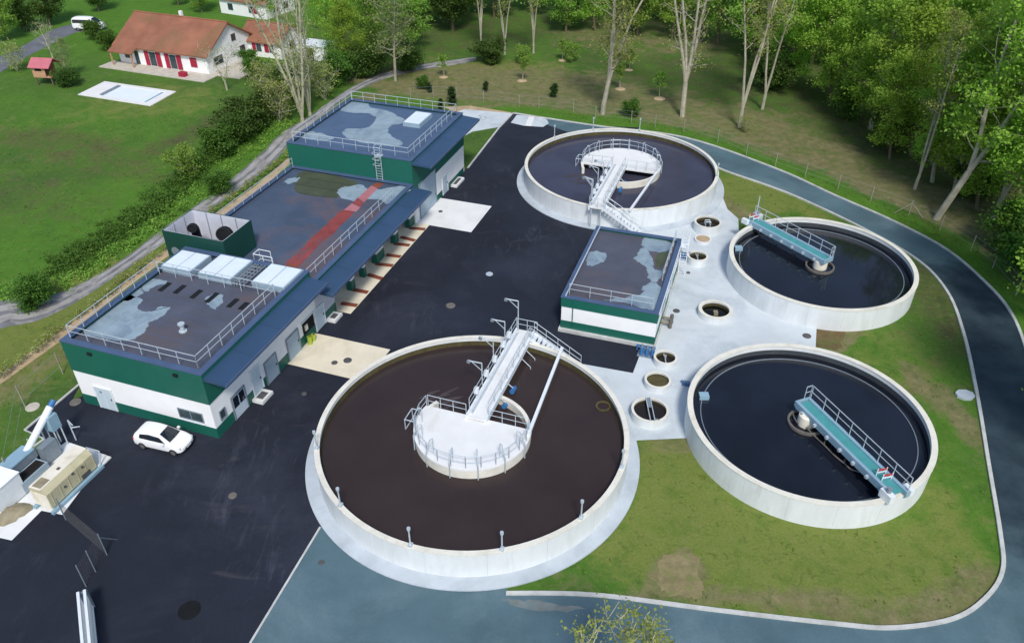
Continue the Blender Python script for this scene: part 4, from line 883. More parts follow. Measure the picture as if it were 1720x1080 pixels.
for x, y in ((2.5, .45), (2.5, 1.05), (3.1, .45), (3.1, 1.05)): mb.tube((x, y, 0), (x, y, 1.75), .05, 6)
mb.path([(1.2, 1.4, 0), (1.2, 1.4, 1.9)], .05, 6).path([(2.0, .9, 0), (2.0, .9, 2.3)], .05, 6); mb.build('stand', 'steel', t)
mb = MB().box(-1.6, -.55, .1, .6, .45, .95); mb.build('washing_bin', 'gate', t); MB().box(-1.5, -.45, .953, .5, .35, .96).build('bin_content', 'chamberwater', t)
MB().path([(3.6, .2, 0), (3.6, .2, 1.9), (3.3, -.5, 1.9)], .05, 6).path([(3.6, .2, 1.2), (3.9, -.3, 1.2)], .045, 6).build('swan_pipe', 'steel', t)
k = G(30, 845); t = thing('control_cabin', (k.x, k.y, .045), R_(71), 'white equipment cabin with a small dark window at the left edge', 'cabin')
mb = MB(); mb.prism([(-1.2, 0), (.9, 0), (.9, 1.5), (-1.2, 1.5)], .1, 1.9); mb.build('body', 'aluwhite', t)
MB().box(-1.24, -.05, 1.903, .95, 1.55, 1.97).build('roof', 'white', t); MB().box(-1.23, .55, 1.2, -1.203, 1.0, 1.6).build('window', 'glass', t); MB().box(.903, .3, .15, .94, 1.2, 1.8).build('door', 'palesteel', t)
k = G(16, 862); mb = MB(); N = 22
vs = [(0, 0, .4)]; rr = random.Random(4)
for j in range(1, 6):
    for i in range(N): a = 2 * math.pi * i / N; r = j / 5 * (0.95 + .15 * math.sin(3 * a) + rr.uniform(-.06, .06)); vs.append((r * math.cos(a) * 1.3, r * math.sin(a), max(0, .4 * (1 - (j / 5) ** 1.4) + rr.uniform(-.05, .05) * (j < 5))))
fs = [(0, 1 + i, 1 + (i + 1) % N) for i in range(N)] + [(1 + (j - 1) * N + i, 1 + j * N + i, 1 + j * N + (i + 1) % N, 1 + (j - 1) * N + (i + 1) % N) for j in range(1, 5) for i in range(N)]
o = mb.add(vs, fs).build('sludge_heap', 'sludge', None, True); o.location = (k.x, k.y, .045); tag(o, 'low heap of brown dewatered sludge on the white slab at the left edge', 'heap')
# wire fence panel and white gate
t = thing('mesh_fence', (*G(180, 932)[:2], .02), 0, 'dark wire mesh fence corner with steel posts on the asphalt near the container', 'fence')
P0 = G(111, 873) - G(180, 932); P1 = G(145, 985) - G(180, 932); P2 = G(198, 906) - G(180, 932)
for p in (P0, Vector((0, 0, 0)), P1 * .55, P1): MB().tube((p.x, p.y, 0), (p.x, p.y, 1.95), .035, 6).build('post', 'steelgrey', t)
MB().tube((P2.x, P2.y, 0), (0, 0, 1.6), .03, 6).build('brace', 'steelgrey', t)
mb = MB()
for a, b in ((P0, Vector((0, 0, 0))), (Vector((0, 0, 0)), P1)):
    n = int((b - a).length / .16)
    for i in range(1, n): p = a.lerp(b, i / n); mb.tube((p.x, p.y, .05), (p.x, p.y, 1.85), .006, 3)
    for i in range(13): z = .05 + i * .15; mb.tube((a.x, a.y, z), (b.x, b.y, z), .006, 3)
o = mb.build('wire_mesh', 'iron', t); o['kind'] = 'stuff'
g0 = G(136, 992, 1.7); g1 = G(147, 1110, 1.7); d = Vector((g1.x - g0.x, g1.y - g0.y)); t = thing('sliding_gate', (g0.x, g0.y, .02), math.atan2(d.y, d.x), 'white aluminium double-rail gate running out of the bottom edge', 'gate')
L = d.length + 1.0
for y in (-.17, .17):
    f = MB().box(0, y - .075, 1.55, L, y + .075, 1.7).box(0, y - .05, .12, L, y + .05, .24).build('gate_rail', 'aluwhite', t)
    m2 = MB()
    for i in range(int(L / .2)): m2.box(.05 + i * .2, y - .02, .24, .09 + i * .2, y + .02, 1.55)
    m2.build('gate_bars', 'steel', f)['kind'] = 'stuff'
MB().box(-.12, -.28, 0, -.003, .28, 1.5).build('gate_post', 'steelgrey', t)
# slim posts by the left lawn and the wire fence outside the ring road
def posts_fence(label, pxs, h, r, braces=(), wires=3, mat='wood'):
    q0 = G(*pxs[0]); t = thing('wire_fence', (q0.x, q0.y, 0), 0, label, 'fence'); pts = [G(*p) - q0 for p in pxs]
    for p in pts: MB().tube((p.x, p.y, -.1), (p.x, p.y, h), r, 6).build('post', mat, t)
    for i in braces:
        p = pts[i]
        for dx in (-1.3, 1.3): MB().tube((p.x + dx, p.y - .4 * dx, 0), (p.x, p.y, h * .85), r * .9, 6).build('brace', mat, t)
    if wires:
        mb = MB()
        for a, b in zip(pts, pts[1:]):
            for j in range(wires): z = h * (.35 + .6 * j / max(1, wires - 1)); mb.tube((a.x, a.y, z), (b.x, b.y, z), .011, 3)
        o = mb.build('fence_wire', 'steelgrey', t); o['kind'] = 'stuff'
    return t
posts_fence('thin wire fence on pale posts outside the curve of the ring road', [(690, 168), (728, 165), (768, 168), (812, 172), (872, 180), (905, 183), (963, 188), (1000, 200), (1060, 208), (1100, 214), (1148, 222), (1205, 240), (1253, 262), (1302, 280), (1352, 298), (1407, 318), (1462, 338), (1526, 362), (1578, 388), (1630, 422), (1667, 450), (1706, 496)], 1.75, .045, (17,))
posts_fence('short wire fence of leaning posts across the grass left of the front block', [(-25, 838), (22, 806), (43, 684), (106, 628)], 2.1, .05, (), 2)
# ================================================================== HOUSE AND GARDEN
HA = math.atan2(123.0 - 129.0, -47.6 + 63.2)
hq = G(204, 105)
def house(loc, ang, Lx, Wy, he, hr, label, shutters=(), windows=(), gable_windows=(), over=.5, porch=False, chimney=True, roofmat='tile'):
    t = thing('house', loc, ang, label, 'house')
    MB().box(0, 0, 0, Lx, Wy, he).build('wall', 'white', t)
    for x0, x1 in ((-.003, .2), (Lx - .2, Lx + .003)):
        MB().add([(x0, .003, he), (x0, Wy - .003, he), (x0, Wy / 2, hr - .15), (x1, .003, he), (x1, Wy - .003, he), (x1, Wy / 2, hr - .15)], [(0, 2, 1), (3, 4, 5), (0, 1, 4, 3), (1, 2, 5, 4), (2, 0, 3, 5)]).build('gable', 'white', t)
    sl = (hr - he) / (Wy / 2); ze = he - over * sl; mb = MB()
    for x0, x1 in ((-over, Lx + over),):
        top = [(-over, ze), (Wy / 2, hr), (Wy + over, ze)]; bot = [(Wy + over, ze - .2), (Wy / 2, hr - .22), (-over, ze - .2)]; prf = top + bot
        loft(mb, [[(x0, y, z) for y, z in prf], [(x1, y, z) for y, z in prf]])
    r = mb.build('roof', roofmat, t)
    n = MB(); n.tube((-over, Wy / 2, hr + .02), (Lx + over, Wy / 2, hr + .02), .13, 8); n.build('ridge', roofmat, r)
    if chimney: MB().box(Lx * .42, Wy * .62, hr - 1.2, Lx * .42 + .45, Wy * .62 + .45, hr + .35).build('chimney', 'white', r)
    for x0, x1, z0, z1 in windows:
        f = MB().box(x0 - .06, -.05, z0 - .06, x1 + .06, -.003, z1 + .06).build('window', 'aluwhite', t); MB().box(x0, -.06, z0, x1, -.051, z1).build('pane', 'glass', f)
    for x0, x1, z0, z1 in shutters: MB().box(x0, -.1, z0, x1, -.06, z1).build('shutter', 'shutter', t)
    for y0, y1, z0, z1 in gable_windows:
        f = MB().box(Lx + .006, y0 - .06, z0 - .06, Lx + .05, y1 + .06, z1 + .06).build('window', 'stone', t); MB().box(Lx + .051, y0, z0, Lx + .06, y1, z1).build('pane', 'glass', f)
    return t
e = .75
Hh = house((hq.x, hq.y, 0), HA, 17.0, 11.5, 3.1, 6.4, 'long white house with terracotta roof and dark red shutters beyond the lawn',
    [(5.2, 6.0, .2, 2.4), (7.4, 8.3, .2, 2.4), (9.1, 9.9, .2, 2.4), (11.3, 12.2, .2, 2.4), (13.9, 15.1, .9, 2.3)], [(6.1, 7.3, .2, 2.3), (10.0, 11.2, .2, 2.3), (1.2, 2.6, .9, 2.2), (3.2, 4.0, .1, 2.2)], [(1.5, 3.6, .9, 2.1), (6.4, 7.4, 3.3, 4.3), (8.0, 9.2, .9, 2.1)])
mb = MB(); mb.add([(-.2, -1.9, 2.15), (4.4, -1.9, 2.15), (4.4, -.4, 2.75), (-.2, -.4, 2.75), (-.2, -1.9, 2.3), (4.4, -1.9, 2.3), (4.4, -.4, 2.9), (-.2, -.4, 2.9)], [(3, 2, 1, 0), (4, 5, 6, 7), (0, 1, 5, 4), (1, 2, 6, 5), (2, 3, 7, 6), (3, 0, 4, 7)])
pc = mb.build('porch_roof', 'tile', Hh)
for x in (.1, 4.1): MB().box(x - .09, -1.8, 0, x + .09, -1.62, 2.2).build('porch_post', 'timber', pc)
tr = MB().box(-1.5, -3.2, 0, 18.5, -.003, .12).box(17.01, -.0, 0, 22.5, 7.5, .12).build('terrace', 'stone', Hh)
MB().box(13.4, -2.6, .12, 14.5, -1.8, .75).build('flower_box', 'shutter', Hh)
q = G(408, 92); house((q.x, q.y, 0), HA, 7.5, 6.5, 2.7, 4.6, 'small white annex with terracotta roof and red shutters at the right end of the house', [(2.2, 2.9, .9, 2.2), (4.5, 5.3, .9, 2.2)], [(3.0, 3.9, .9, 2.1), (5.4, 6.2, .9, 2.1)], [(2.5, 3.6, 1.0, 2.1)], .4, chimney=False)
q = G(372, 22); house((q.x, q.y, 0), HA - .1, 11, 8, 3.0, 5.6, 'white house cut by the top edge, behind the one with the red shutters', [(8.2, 8.9, .8, 2.1)], [(2.0, 3.2, .8, 2.0), (7.0, 8.1, .8, 2.0)], [(2.0, 3.2, .9, 2.0), (5, 6.2, .9, 2.0)], .4)
q = G(500, 98); t = thing('garden_shed', (q.x, q.y, 0), HA, 'small flat-roofed white shed with a dark doorway behind the bare poplars', 'shed')
MB().box(0, 0, 0, 5.2, 3.0, 2.2).build('wall', 'white', t); MB().box(-.15, -.15, 2.203, 5.35, 3.15, 2.34).build('roof', 'aluwhite', t); MB().box(1.9, -.03, .1, 3.1, -.003, 1.9).build('door', 'dark', t)
q = G(530, 113); o = MB().prism([(math.cos(i) * .7 + .1 * math.sin(3 * i), math.sin(i) * .5) for i in np.linspace(0, 5.6, 8)], 0, .7).build('boulder', 'stone'); o.location = q; tag(o, 'pale boulder in the scrub below the small white shed', 'boulder')
# garden playhouse on stilts with a slide
q = G(62, 144); t = thing('playhouse', (q.x, q.y, 0), HA + R_(14), 'timber playhouse on stilts with a pink roof and a slide', 'playhouse')
for x in (.15, 2.6):
    for y in (.15, 2.3): MB().box(x - .08, y - .08, 0, x + .08, y + .08, 1.2).build('stilt', 'barkdk', t)
MB().box(0, 0, 1.2, 2.75, 2.45, 1.32).box(0, 0, 1.323, 2.0, .08, 2.7).box(0, 2.37, 1.323, 2.0, 2.45, 2.9).box(0, .083, 1.323, .08, 2.367, 2.9).build('cabin', 'timber', t)
MB().box(.5, -.02, 2.15, 1.5, -.003, 2.6).build('window', 'dark', t)
mb = MB(); loft(mb, [[(x, -.35, 2.75), (x, 1.22, 3.75), (x, 2.8, 2.75), (x, 2.8, 2.65), (x, 1.22, 3.62), (x, -.35, 2.65)] for x in (-.3, 3.0)]); rf = mb.build('roof', 'tilepink', t)
MB().add([(2.75, 1.0, 1.3), (2.75, 1.7, 1.3), (4.6, 1.7, .15), (4.6, 1.0, .15), (2.75, 1.0, 1.24), (2.75, 1.7, 1.24), (4.6, 1.7, .09), (4.6, 1.0, .09)], [(0, 3, 2, 1), (4, 5, 6, 7), (0, 1, 5, 4), (1, 2, 6, 5), (2, 3, 7, 6), (3, 0, 4, 7)]).beam((2.75, 1.0, 1.42), (4.6, 1.0, .27), .05, .2).beam((2.75, 1.7, 1.42), (4.6, 1.7, .27), .05, .2).build('slide', 'steel', t)
rail(MB(), [(2.7, .05, 1.32), (2.7, .95, 1.32)], .8, .3, .03).build('railing', 'timber', t)
# swimming pool
c4 = [G(x, y) for x, y in ((131, 160), (176, 138), (296, 155), (253, 179))]; ce = sum(c4, Vector()) / 4
t = thing('swimming_pool', (ce.x, ce.y, 0), 0, 'swimming pool under a pale cover, framed by white paving on the lawn', 'pool')
loc4 = [(p - ce) for p in c4]; ins = []
for i, p in enumerate(loc4): ins.append(p)
def bil(u, v): return (loc4[0] * (1 - u) * (1 - v) + loc4[3] * u * (1 - v) + loc4[2] * u * v + loc4[1] * (1 - u) * v)
def quad(mb, u0, u1, v0, v1, z0, z1): return mb.prism([tuple(bil(u, v)[:2]) for u, v in ((u0, v0), (u1, v0), (u1, v1), (u0, v1))], z0, z1)
mb = MB(); quad(mb, 0, 1, 0, .13, 0, .1); quad(mb, 0, 1, .87, 1, 0, .1); quad(mb, 0, .24, .13, .87, 0, .1); quad(mb, .9, 1, .13, .87, 0, .1); mb.build('paving', 'poolpave', t)
quad(MB(), .24, .9, .13, .87, 0, .06).build('pool_cover', 'poolcover', t)
quad(MB(), .25, .29, .16, .84, .063, .22).build('cover_roller', 'steelgrey', t); quad(MB(), .86, .885, .16, .84, .063, .09).build('pool_step', 'palesteel', t)
# ================================================================== VEGETATION
def leaf_mesh(name, pts, size, tone, mat, rs, flat=.5, aspect=.62):
    n = len(pts); size = np.broadcast_to(size, (n,)) * rs.uniform(.65, 1.35, n)
    nrm = rs.normal(0, 1, (n, 3)); nrm[:, 2] = np.abs(nrm[:, 2]) + flat; nrm /= np.linalg.norm(nrm, axis=1)[:, None]
    a = np.cross(nrm, rs.normal(0, 1, (n, 3))); a /= np.linalg.norm(a, axis=1)[:, None]; b = np.cross(nrm, a)
    a = a * size[:, None] * .5; b = b * size[:, None] * .5 * aspect
    bend = nrm * size[:, None] * .12
    V = np.stack([pts - a - bend, pts + b, pts + a - bend, pts - b], 1).reshape(-1, 3)
    me = bpy.data.meshes.new(name); me.vertices.add(4 * n); me.vertices.foreach_set('co', V.reshape(-1).astype(np.float32))
    me.loops.add(4 * n); me.loops.foreach_set('vertex_index', np.arange(4 * n, dtype=np.int32))
    me.polygons.add(n); me.polygons.foreach_set('loop_start', np.arange(0, 4 * n, 4, dtype=np.int32)); me.polygons.foreach_set('loop_total', np.full(n, 4, dtype=np.int32))
    at_ = me.attributes.new('tone', 'FLOAT', 'POINT'); at_.data.foreach_set('value', np.repeat(np.clip(tone, 0, 1), 4).astype(np.float32))
    me.update(); me.validate(); me.materials.append(MT[mat]); return me
def limb(mb, p, d, L, r, rs, up=.25, wander=.18, seg=4, r_end=.35):
    p = np.array(p, float); d = np.array(d, float); d /= np.linalg.norm(d); P = [p.copy()]
    for i in range(seg):
        d = d + rs.normal(0, wander, 3) + np.array([0, 0, up / seg]); d /= np.linalg.norm(d); q = p + d * L / seg
        r0 = r * (1 + (r_end - 1) * i / seg); r1 = r * (1 + (r_end - 1) * (i + 1) / seg)
        mb.tube(tuple(p), tuple(q), r0, 7 if r > .1 else (5 if r > .04 else 3), r1); p = q; P.append(p.copy())
    return P, d
def tree_proto(seed, H, z0, R, stems, nb, per, leaf, leafmat_, bark, sub=3, clump=.9, r0=.28, fork=0., upb=.5, droop=0., fill=.0, tilt=.35, shape=1.0):
    """stems: list of (azimuth, lean) above the fork height; nb branches per stem; per leaves per clump"""
    rs = np.random.RandomState(seed); mb = MB(); cl = []
    base = [np.zeros(3), np.array([0, 0, 1.0])]
    lines = []
    if fork > 0:
        P, d = limb(mb, (0, 0, -.3), (rs.normal(0, .05), rs.normal(0, .05), 1), fork + .3, r0, rs, .1, .05, 3, .85); start = P[-1]; rs0 = r0 * .68
    else: start = np.array([0, 0, -.3]); rs0 = r0
    for az, lean in stems:
        L = H - start[2]; P, d = limb(mb, start, (math.cos(az) * lean, math.sin(az) * lean, 1), L, rs0, rs, .12, .06, 7, .12); lines.append((P, rs0))
    for P, rr in lines:
        for k in range(nb):
            f = (k + rs.uniform(.1, .9)) / nb; z = z0 + (H - z0) * f; i = 0
            while i < len(P) - 2 and P[i + 1][2] < z: i += 1
            tt = np.clip((z - P[i][2]) / max(.01, P[i + 1][2] - P[i][2]), 0, 1); q = P[i] + (P[i + 1] - P[i]) * tt
            az = k * 2.4 + rs.uniform(-.5, .5); prof = (math.sin(math.pi * min(1, .18 + .82 * f)) ** shape) * .85 + .15
            L = R * prof * rs.uniform(.7, 1.15)
            B_, d = limb(mb, q, (math.cos(az), math.sin(az), tilt + .5 * f), L, max(.03, rr * .3 * (1 - .6 * f)), rs, upb, .16, 4, .3)
            for j in range(sub):
                s_ = B_[rs.randint(1, len(B_))]; dd = rs.normal(0, 1, 3); dd[2] = abs(dd[2]) * .5 - droop
                S_, _ = limb(mb, s_, dd, L * rs.uniform(.25, .5), .025, rs, .2, .2, 2, .4); cl.append(S_[-1])
            cl.append(B_[-1]); cl.append(B_[-2])
        cl.append(P[-1]); cl.append(P[-2])
    cl = np.array(cl)
    if fill: cl = np.concatenate([cl, cl[rs.randint(0, len(cl), int(len(cl) * fill))] + rs.normal(0, R * .16, (int(len(cl) * fill), 3))])
    cl[:, 2] = np.maximum(cl[:, 2], z0 * .5 + .3)
    n = rs.poisson(per, len(cl)); idx_ = np.repeat(np.arange(len(cl)), n)
    cr = clump * rs.uniform(.6, 1.3, len(cl)); off = rs.normal(0, 1, (len(idx_), 3)) * cr[idx_][:, None] * np.array([.55, .55, .36]); off[:, 2] -= droop * np.abs(rs.normal(0, .4, len(idx_)))
    tone = np.clip(rs.beta(2, 2, len(cl)), 0, 1)[idx_] * .8 + rs.uniform(0, .2, len(idx_))
    crown = leaf_mesh('crown', cl[idx_] + off, leaf, tone, leafmat_, rs) if per else None
    me = bpy.data.meshes.new('trunk'); me.from_pydata(mb.v, [], mb.f); me.materials.append(MT[bark]); me.update()
    return me, crown
PR = {}
PR['leafyA'] = tree_proto(11, 21, 2.5, 5.6, [(0, .05)], 32, 60, .38, 'leafbright', 'bark', 4, 1.15, .34)
PR['leafyB'] = tree_proto(12, 23, 3.5, 5.0, [(1, .10), (3.6, .16)], 20, 52, .37, 'leafbright', 'bark', 4, 1.05, .30, 2.5)
PR['leafyC'] = tree_proto(13, 18, 2.0, 5.8, [(2, .12)], 28, 62, .38, 'leafbright', 'barkdk', 4, 1.2, .3, 0, .3)
PR['midA'] = tree_proto(14, 14, 1.2, 4.6, [(0, .05), (2.5, .2)], 15, 46, .40, 'leafmid', 'barkdk', 4, 1.05, .26, 1.2)
PR['midB'] = tree_proto(15, 16, 2.0, 5.2, [(4, .08)], 26, 42, .42, 'leafmid', 'barkdk', 4, 1.1, .28)
PR['dark'] = tree_proto(16, 13, .8, 5.0, [(1, .06)], 26, 60, .42, 'leafdark', 'barkdk', 4, 1.15, .3)
PR['forkA'] = tree_proto(17, 23, 6, 4.2, [(2.6, .10), (.4, .36), (5.2, .2)], 11, 20, .30, 'leafolive', 'bark', 4, 1.2, .34, 4.6, .6)
PR['forkB'] = tree_proto(18, 24, 6, 3.2, [(2.8, .22), (2.2, .08), (.9, .08), (.2, .26)], 12, 6, .28, 'leafolive', 'bark', 4, 1.0, .36, 4.4, .6)
PR['slim'] = tree_proto(19, 25, 9, 3.4, [(.3, .16), (2.9, .06), (1.0, .24)], 10, 16, .30, 'leafolive', 'bark', 4, 1.0, .27, 2.4, .6)
PR['edge'] = tree_proto(20, 24, 6, 5.4, [(6.0, .18), (2.6, .12)], 20, 46, .36, 'leafbright', 'bark', 4, 1.15, .36, 5.5)
PR['poplar'] = tree_proto(21, 25, 3.2, 3.0, [(2.6, .13), (3.3, .07), (.9, .03), (.3, .10)], 26, 1.6, .30, 'leafolive', 'barkgrey', 4, 1.0, .30, .5, .9, 0, 0, .7)
PR['birch'] = tree_proto(22, 14, 2.6, 3.8, [(0, .03)], 34, 15, .32, 'leafgrey', 'bark', 4, .85, .2, 0, .35)
PR['young'] = tree_proto(23, 8, .8, 2.8, [(1, .08)], 20, 36, .30, 'leafbright', 'barkdk', 3, .75, .14)
PR['bareback'] = tree_proto(24, 6, 1.4, 3.0, [(1, .2), (4, .3)], 12, 1.2, .22, 'leafolive', 'barkgrey', 4, .6, .16, 1.2, .3)
PR['bushA'] = tree_proto(25, 3.0, .1, 1.9, [(0, .2), (2, .4), (4, .4)], 7, 48, .24, 'leafhedge', 'barkdk', 5, .75, .07, 0, .4)
PR['bushB'] = tree_proto(26, 2.6, .1, 2.1, [(1, .3), (3, .4), (5, .5)], 7, 62, .26, 'leafdark', 'barkdk', 4, .66, .07, 0, .3)
PR['bushL'] = tree_proto(35, 3.2, .1, 1.7, [(0, .2), (2, .4), (4, .4)], 8, 16, .22, 'leafmid', 'barkgrey', 5, .6, .06, 0, .6)
PR['scrub'] = tree_proto(27, 4.2, .2, 2.4, [(0, .3), (2, .3), (4, .4), (5, .1)], 9, 6, .22, 'leafolive', 'barkgrey', 5, .6, .06, 0, .5)
PR['sapling'] = tree_proto(28, 3.4, 1.3, .9, [(1, .05)], 10, 14, .22, 'leafmid', 'bark', 3, .35, .05)
PR['conifer'] = tree_proto(29, 2.2, .15, .55, [(1, .0)], 22, 24, .17, 'conifer', 'barkdk', 3, .25, .06, 0, .1, 0, 0, .2, .6)
PR['plant'] = tree_proto(30, .7, .1, .26, [(1, .2), (4, .2)], 4, 4, .12, 'leafolive', 'barkgrey', 2, .22, .02)
PR['budding'] = tree_proto(31, 10.5, 5.2, 2.4, [(0, .12), (1.3, .16), (2.6, .14), (3.9, .14), (5.2, .16), (.7, .03)], 12, 6, .16, 'leafolive', 'barkgrey', 4, .42, .10, 3.0, 1.0, 0, 0, .9)
def plant(kind, px, s=1.0, rz=None, label=None, name='tree', cat='tree', group=None, sz=None, xy=None):
    q = G(*px) if xy is None else Vector((*xy, 0)); t = thing(name, (q.x, q.y, 0), rnd.uniform(0, 6.28) if rz is None else rz, label, cat, group)
    t.scale = (s, s, sz or s); tr_, cr_ = PR[kind]
    for nm, me_ in (('trunk' if name in ('tree', 'sapling') else 'stem', tr_), ('crown' if name in ('tree', 'sapling') else 'foliage', cr_)):
        if me_ is None: continue
        o = bpy.data.objects.new(nm, me_); C.objects.link(o); o.parent = t
    return t
FG = 'leafy trees of the wood on the right'
for kind, px, s, rz, lab in (
    ('edge', (1572, 368), 1.05, .2, 'leaning pale-trunked tree at the wood edge, nearest the ring road'),
    ('forkA', (1012, 192), 1.0, .0, 'pale tree forking low above bare earth, behind the back tank'),
    ('forkB', (1146, 196), 1.0, .1, 'many-stemmed pale tree branching like a candlestick, right of the forked one'),
    ('slim', (1242, 214), 1.0, .2, 'slender triple-stemmed tree standing in a low tuft right of the candlestick tree'),
    ('slim', (1280, 184), .9, 2.2, 'straight pale trunk just behind the slender triple-stemmed tree'),
    ('slim', (1536, 318), .75, 1.2, 'thin short-trunked tree left of the leaning wood-edge tree')):
    o_ = plant(kind, px, s, rz, lab)
    if kind == 'edge': o_.rotation_euler = (0, R_(9), 0)
for i, (kind, px, s, lab) in enumerate((
    ('leafyC', (1330, 146), .82, 'low bushy tree where the wood meets the bare slope, beside the slim trunks'), ('leafyC', (1396, 172), .85, 'second tree of the wood front, with dark hollow below its branches'), ('leafyA', (1462, 216), .92, 'third tree of the wood front, hanging over the dark earth'),
    ('leafyC', (1530, 262), .95, 'broad bright tree of the wood front above the thin short-trunked tree'), ('leafyA', (1604, 322), .95, 'tall bright tree directly behind the leaning wood-edge tree'), ('leafyB', (1668, 366), .95, 'two-stemmed bright tree right of the leaning wood-edge tree'),
    ('leafyC', (1722, 420), .8, 'low spreading tree at the right edge of the picture, above the fence corner'), ('leafyA', (1790, 440), .9, 'tree mostly outside the right edge, its leaves reaching in above the dark road'),
    ('leafyC', (1494, 268), .62, 'low leafy tree hanging farthest forward over the bare slope'), ('leafyA', (1566, 306), .72, 'young bright tree close behind the thin short-trunked tree'), ('leafyC', (1640, 352), .6, 'low leafy tree just right of the leaning trunk'), ('leafyC', (1428, 196), .7, 'low tree of the wood front, right of the dark hollow'),
    ('leafyC', (1362, 108), .9, 'tree in the second rank of the wood, behind the hollow'), ('midB', (1424, 122), 1.1, 'darker green tree in the second rank of the wood'), ('leafyA', (1486, 142), 1.0, 'tall second-rank tree above the third front tree'),
    ('leafyB', (1546, 174), 1.0, 'second-rank tree with a pale twin stem showing through'), ('leafyA', (1606, 214), 1.0, 'second-rank tree behind the tall bright one, pale stem showing'), ('leafyB', (1672, 256), 1.0, 'second-rank tree with slanting pale stems near the right edge'),
    ('leafyA', (1745, 312), 1.0, 'second-rank tree cut by the right edge'), ('leafyC', (1312, 92), 1.0, 'tree behind the slim trunks at the left end of the wood'), ('midA', (1262, 100), 1.1, 'dark tree between the candlestick tree and the slim trunks'))):
    plant(kind, px, s, None, lab, group=FG)
for kind, px, s, lab in (
    ('midB', (1205, 76), 1.0, 'green tree at the top edge behind the candlestick tree'), ('leafyC', (1128, 66), .8, 'bright low tree at the top edge left of the candlestick tree'), ('midA', (1070, 60), .9, 'mid-green tree at the top edge behind the forked tree'),
    ('leafyC', (1000, 52), .8, 'yellow-green tree at the top edge left of the forked tree'), ('midA', (950, 54), .8, 'rounded tree at the top edge right of the pale trio'), ('dark', (760, 52), 1.1, 'large dark tree over the shaded hollow at the top edge'),
    ('dark', (716, 40), 1.15, 'dark tree at the top edge left of the shaded hollow'), ('slim', (808, 86), .7, 'pale forked trunk by the dark hollow, leftmost of the pale trio'), ('slim', (848, 92), .66, 'thin pale trunk in the middle of the pale trio'), ('slim', (896, 90), .72, 'pale trunk on the right of the trio, bushes at its foot'),
    ('poplar', (508, 204), 1.0, 'bare twin-stemmed poplar beside the gravel track, behind the rear block'), ('poplar', (521, 194), .9, 'slightly smaller bare poplar touching the twin-stemmed one'), ('birch', (664, 136), 1.15, 'grey-green birch with a clean pale trunk at the track bend'),
    ('leafyC', (592, 128), .55, 'bushy green tree left of the birch, beside the track'), ('midB', (632, 106), .75, 'green tree straight behind the birch'), ('leafyC', (566, 104), .6, 'light green tree right of the small white shed'), ('leafyC', (620, 50), .6, 'bright tree in the meadow at the top, above the birch'),
    ('midA', (694, 84), .7, 'dense green tree right behind the birch'), ('leafyC', (546, 48), .55, 'small bright tree at the top edge above the shed'), ('leafyC', (450, 30), .55, 'small tree at the top edge right of the cut-off house'),
    ('dark', (84, 44), .72, 'dark evergreen tree left of the white minivan'), ('dark', (46, 52), .6, 'smaller dark evergreen at the top left corner'), ('midA', (14, 68), .7, 'green tree on the left edge by the lane'), ('dark', (166, 20), .5, 'dark tree at the top edge above the minivan'), ('midA', (340, 22), .55, 'olive tree behind the terracotta ridge'), ('midB', (300, 10), .5, 'round tree at the top edge left of the cut-off house'),
    ('bareback', (382, 152), 1.0, 'bare little garden tree at the right end of the terrace'), ('bareback', (90, 100), .9, 'bare thin tree by the lane above the playhouse'), ('birch', (112, 132), .4, 'small pale garden tree behind the playhouse slide')):
    plant(kind, px, s, None, lab)
plant('leafyA', None, 1.0, .5, 'roadside tree outside the right edge, a branch tip reaching over the dark road', xy=(45.0, 54.5))
plant('leafyC', None, 1.15, 2.5, 'roadside tree outside the right edge, beyond the octagonal slab', xy=(41.8, 38.5))
q = G(1056, 1066, 10.0); plant('budding', None, 1.0, .6, 'budding tree top with upright shoots rising at the bottom edge', xy=(q.x, q.y))
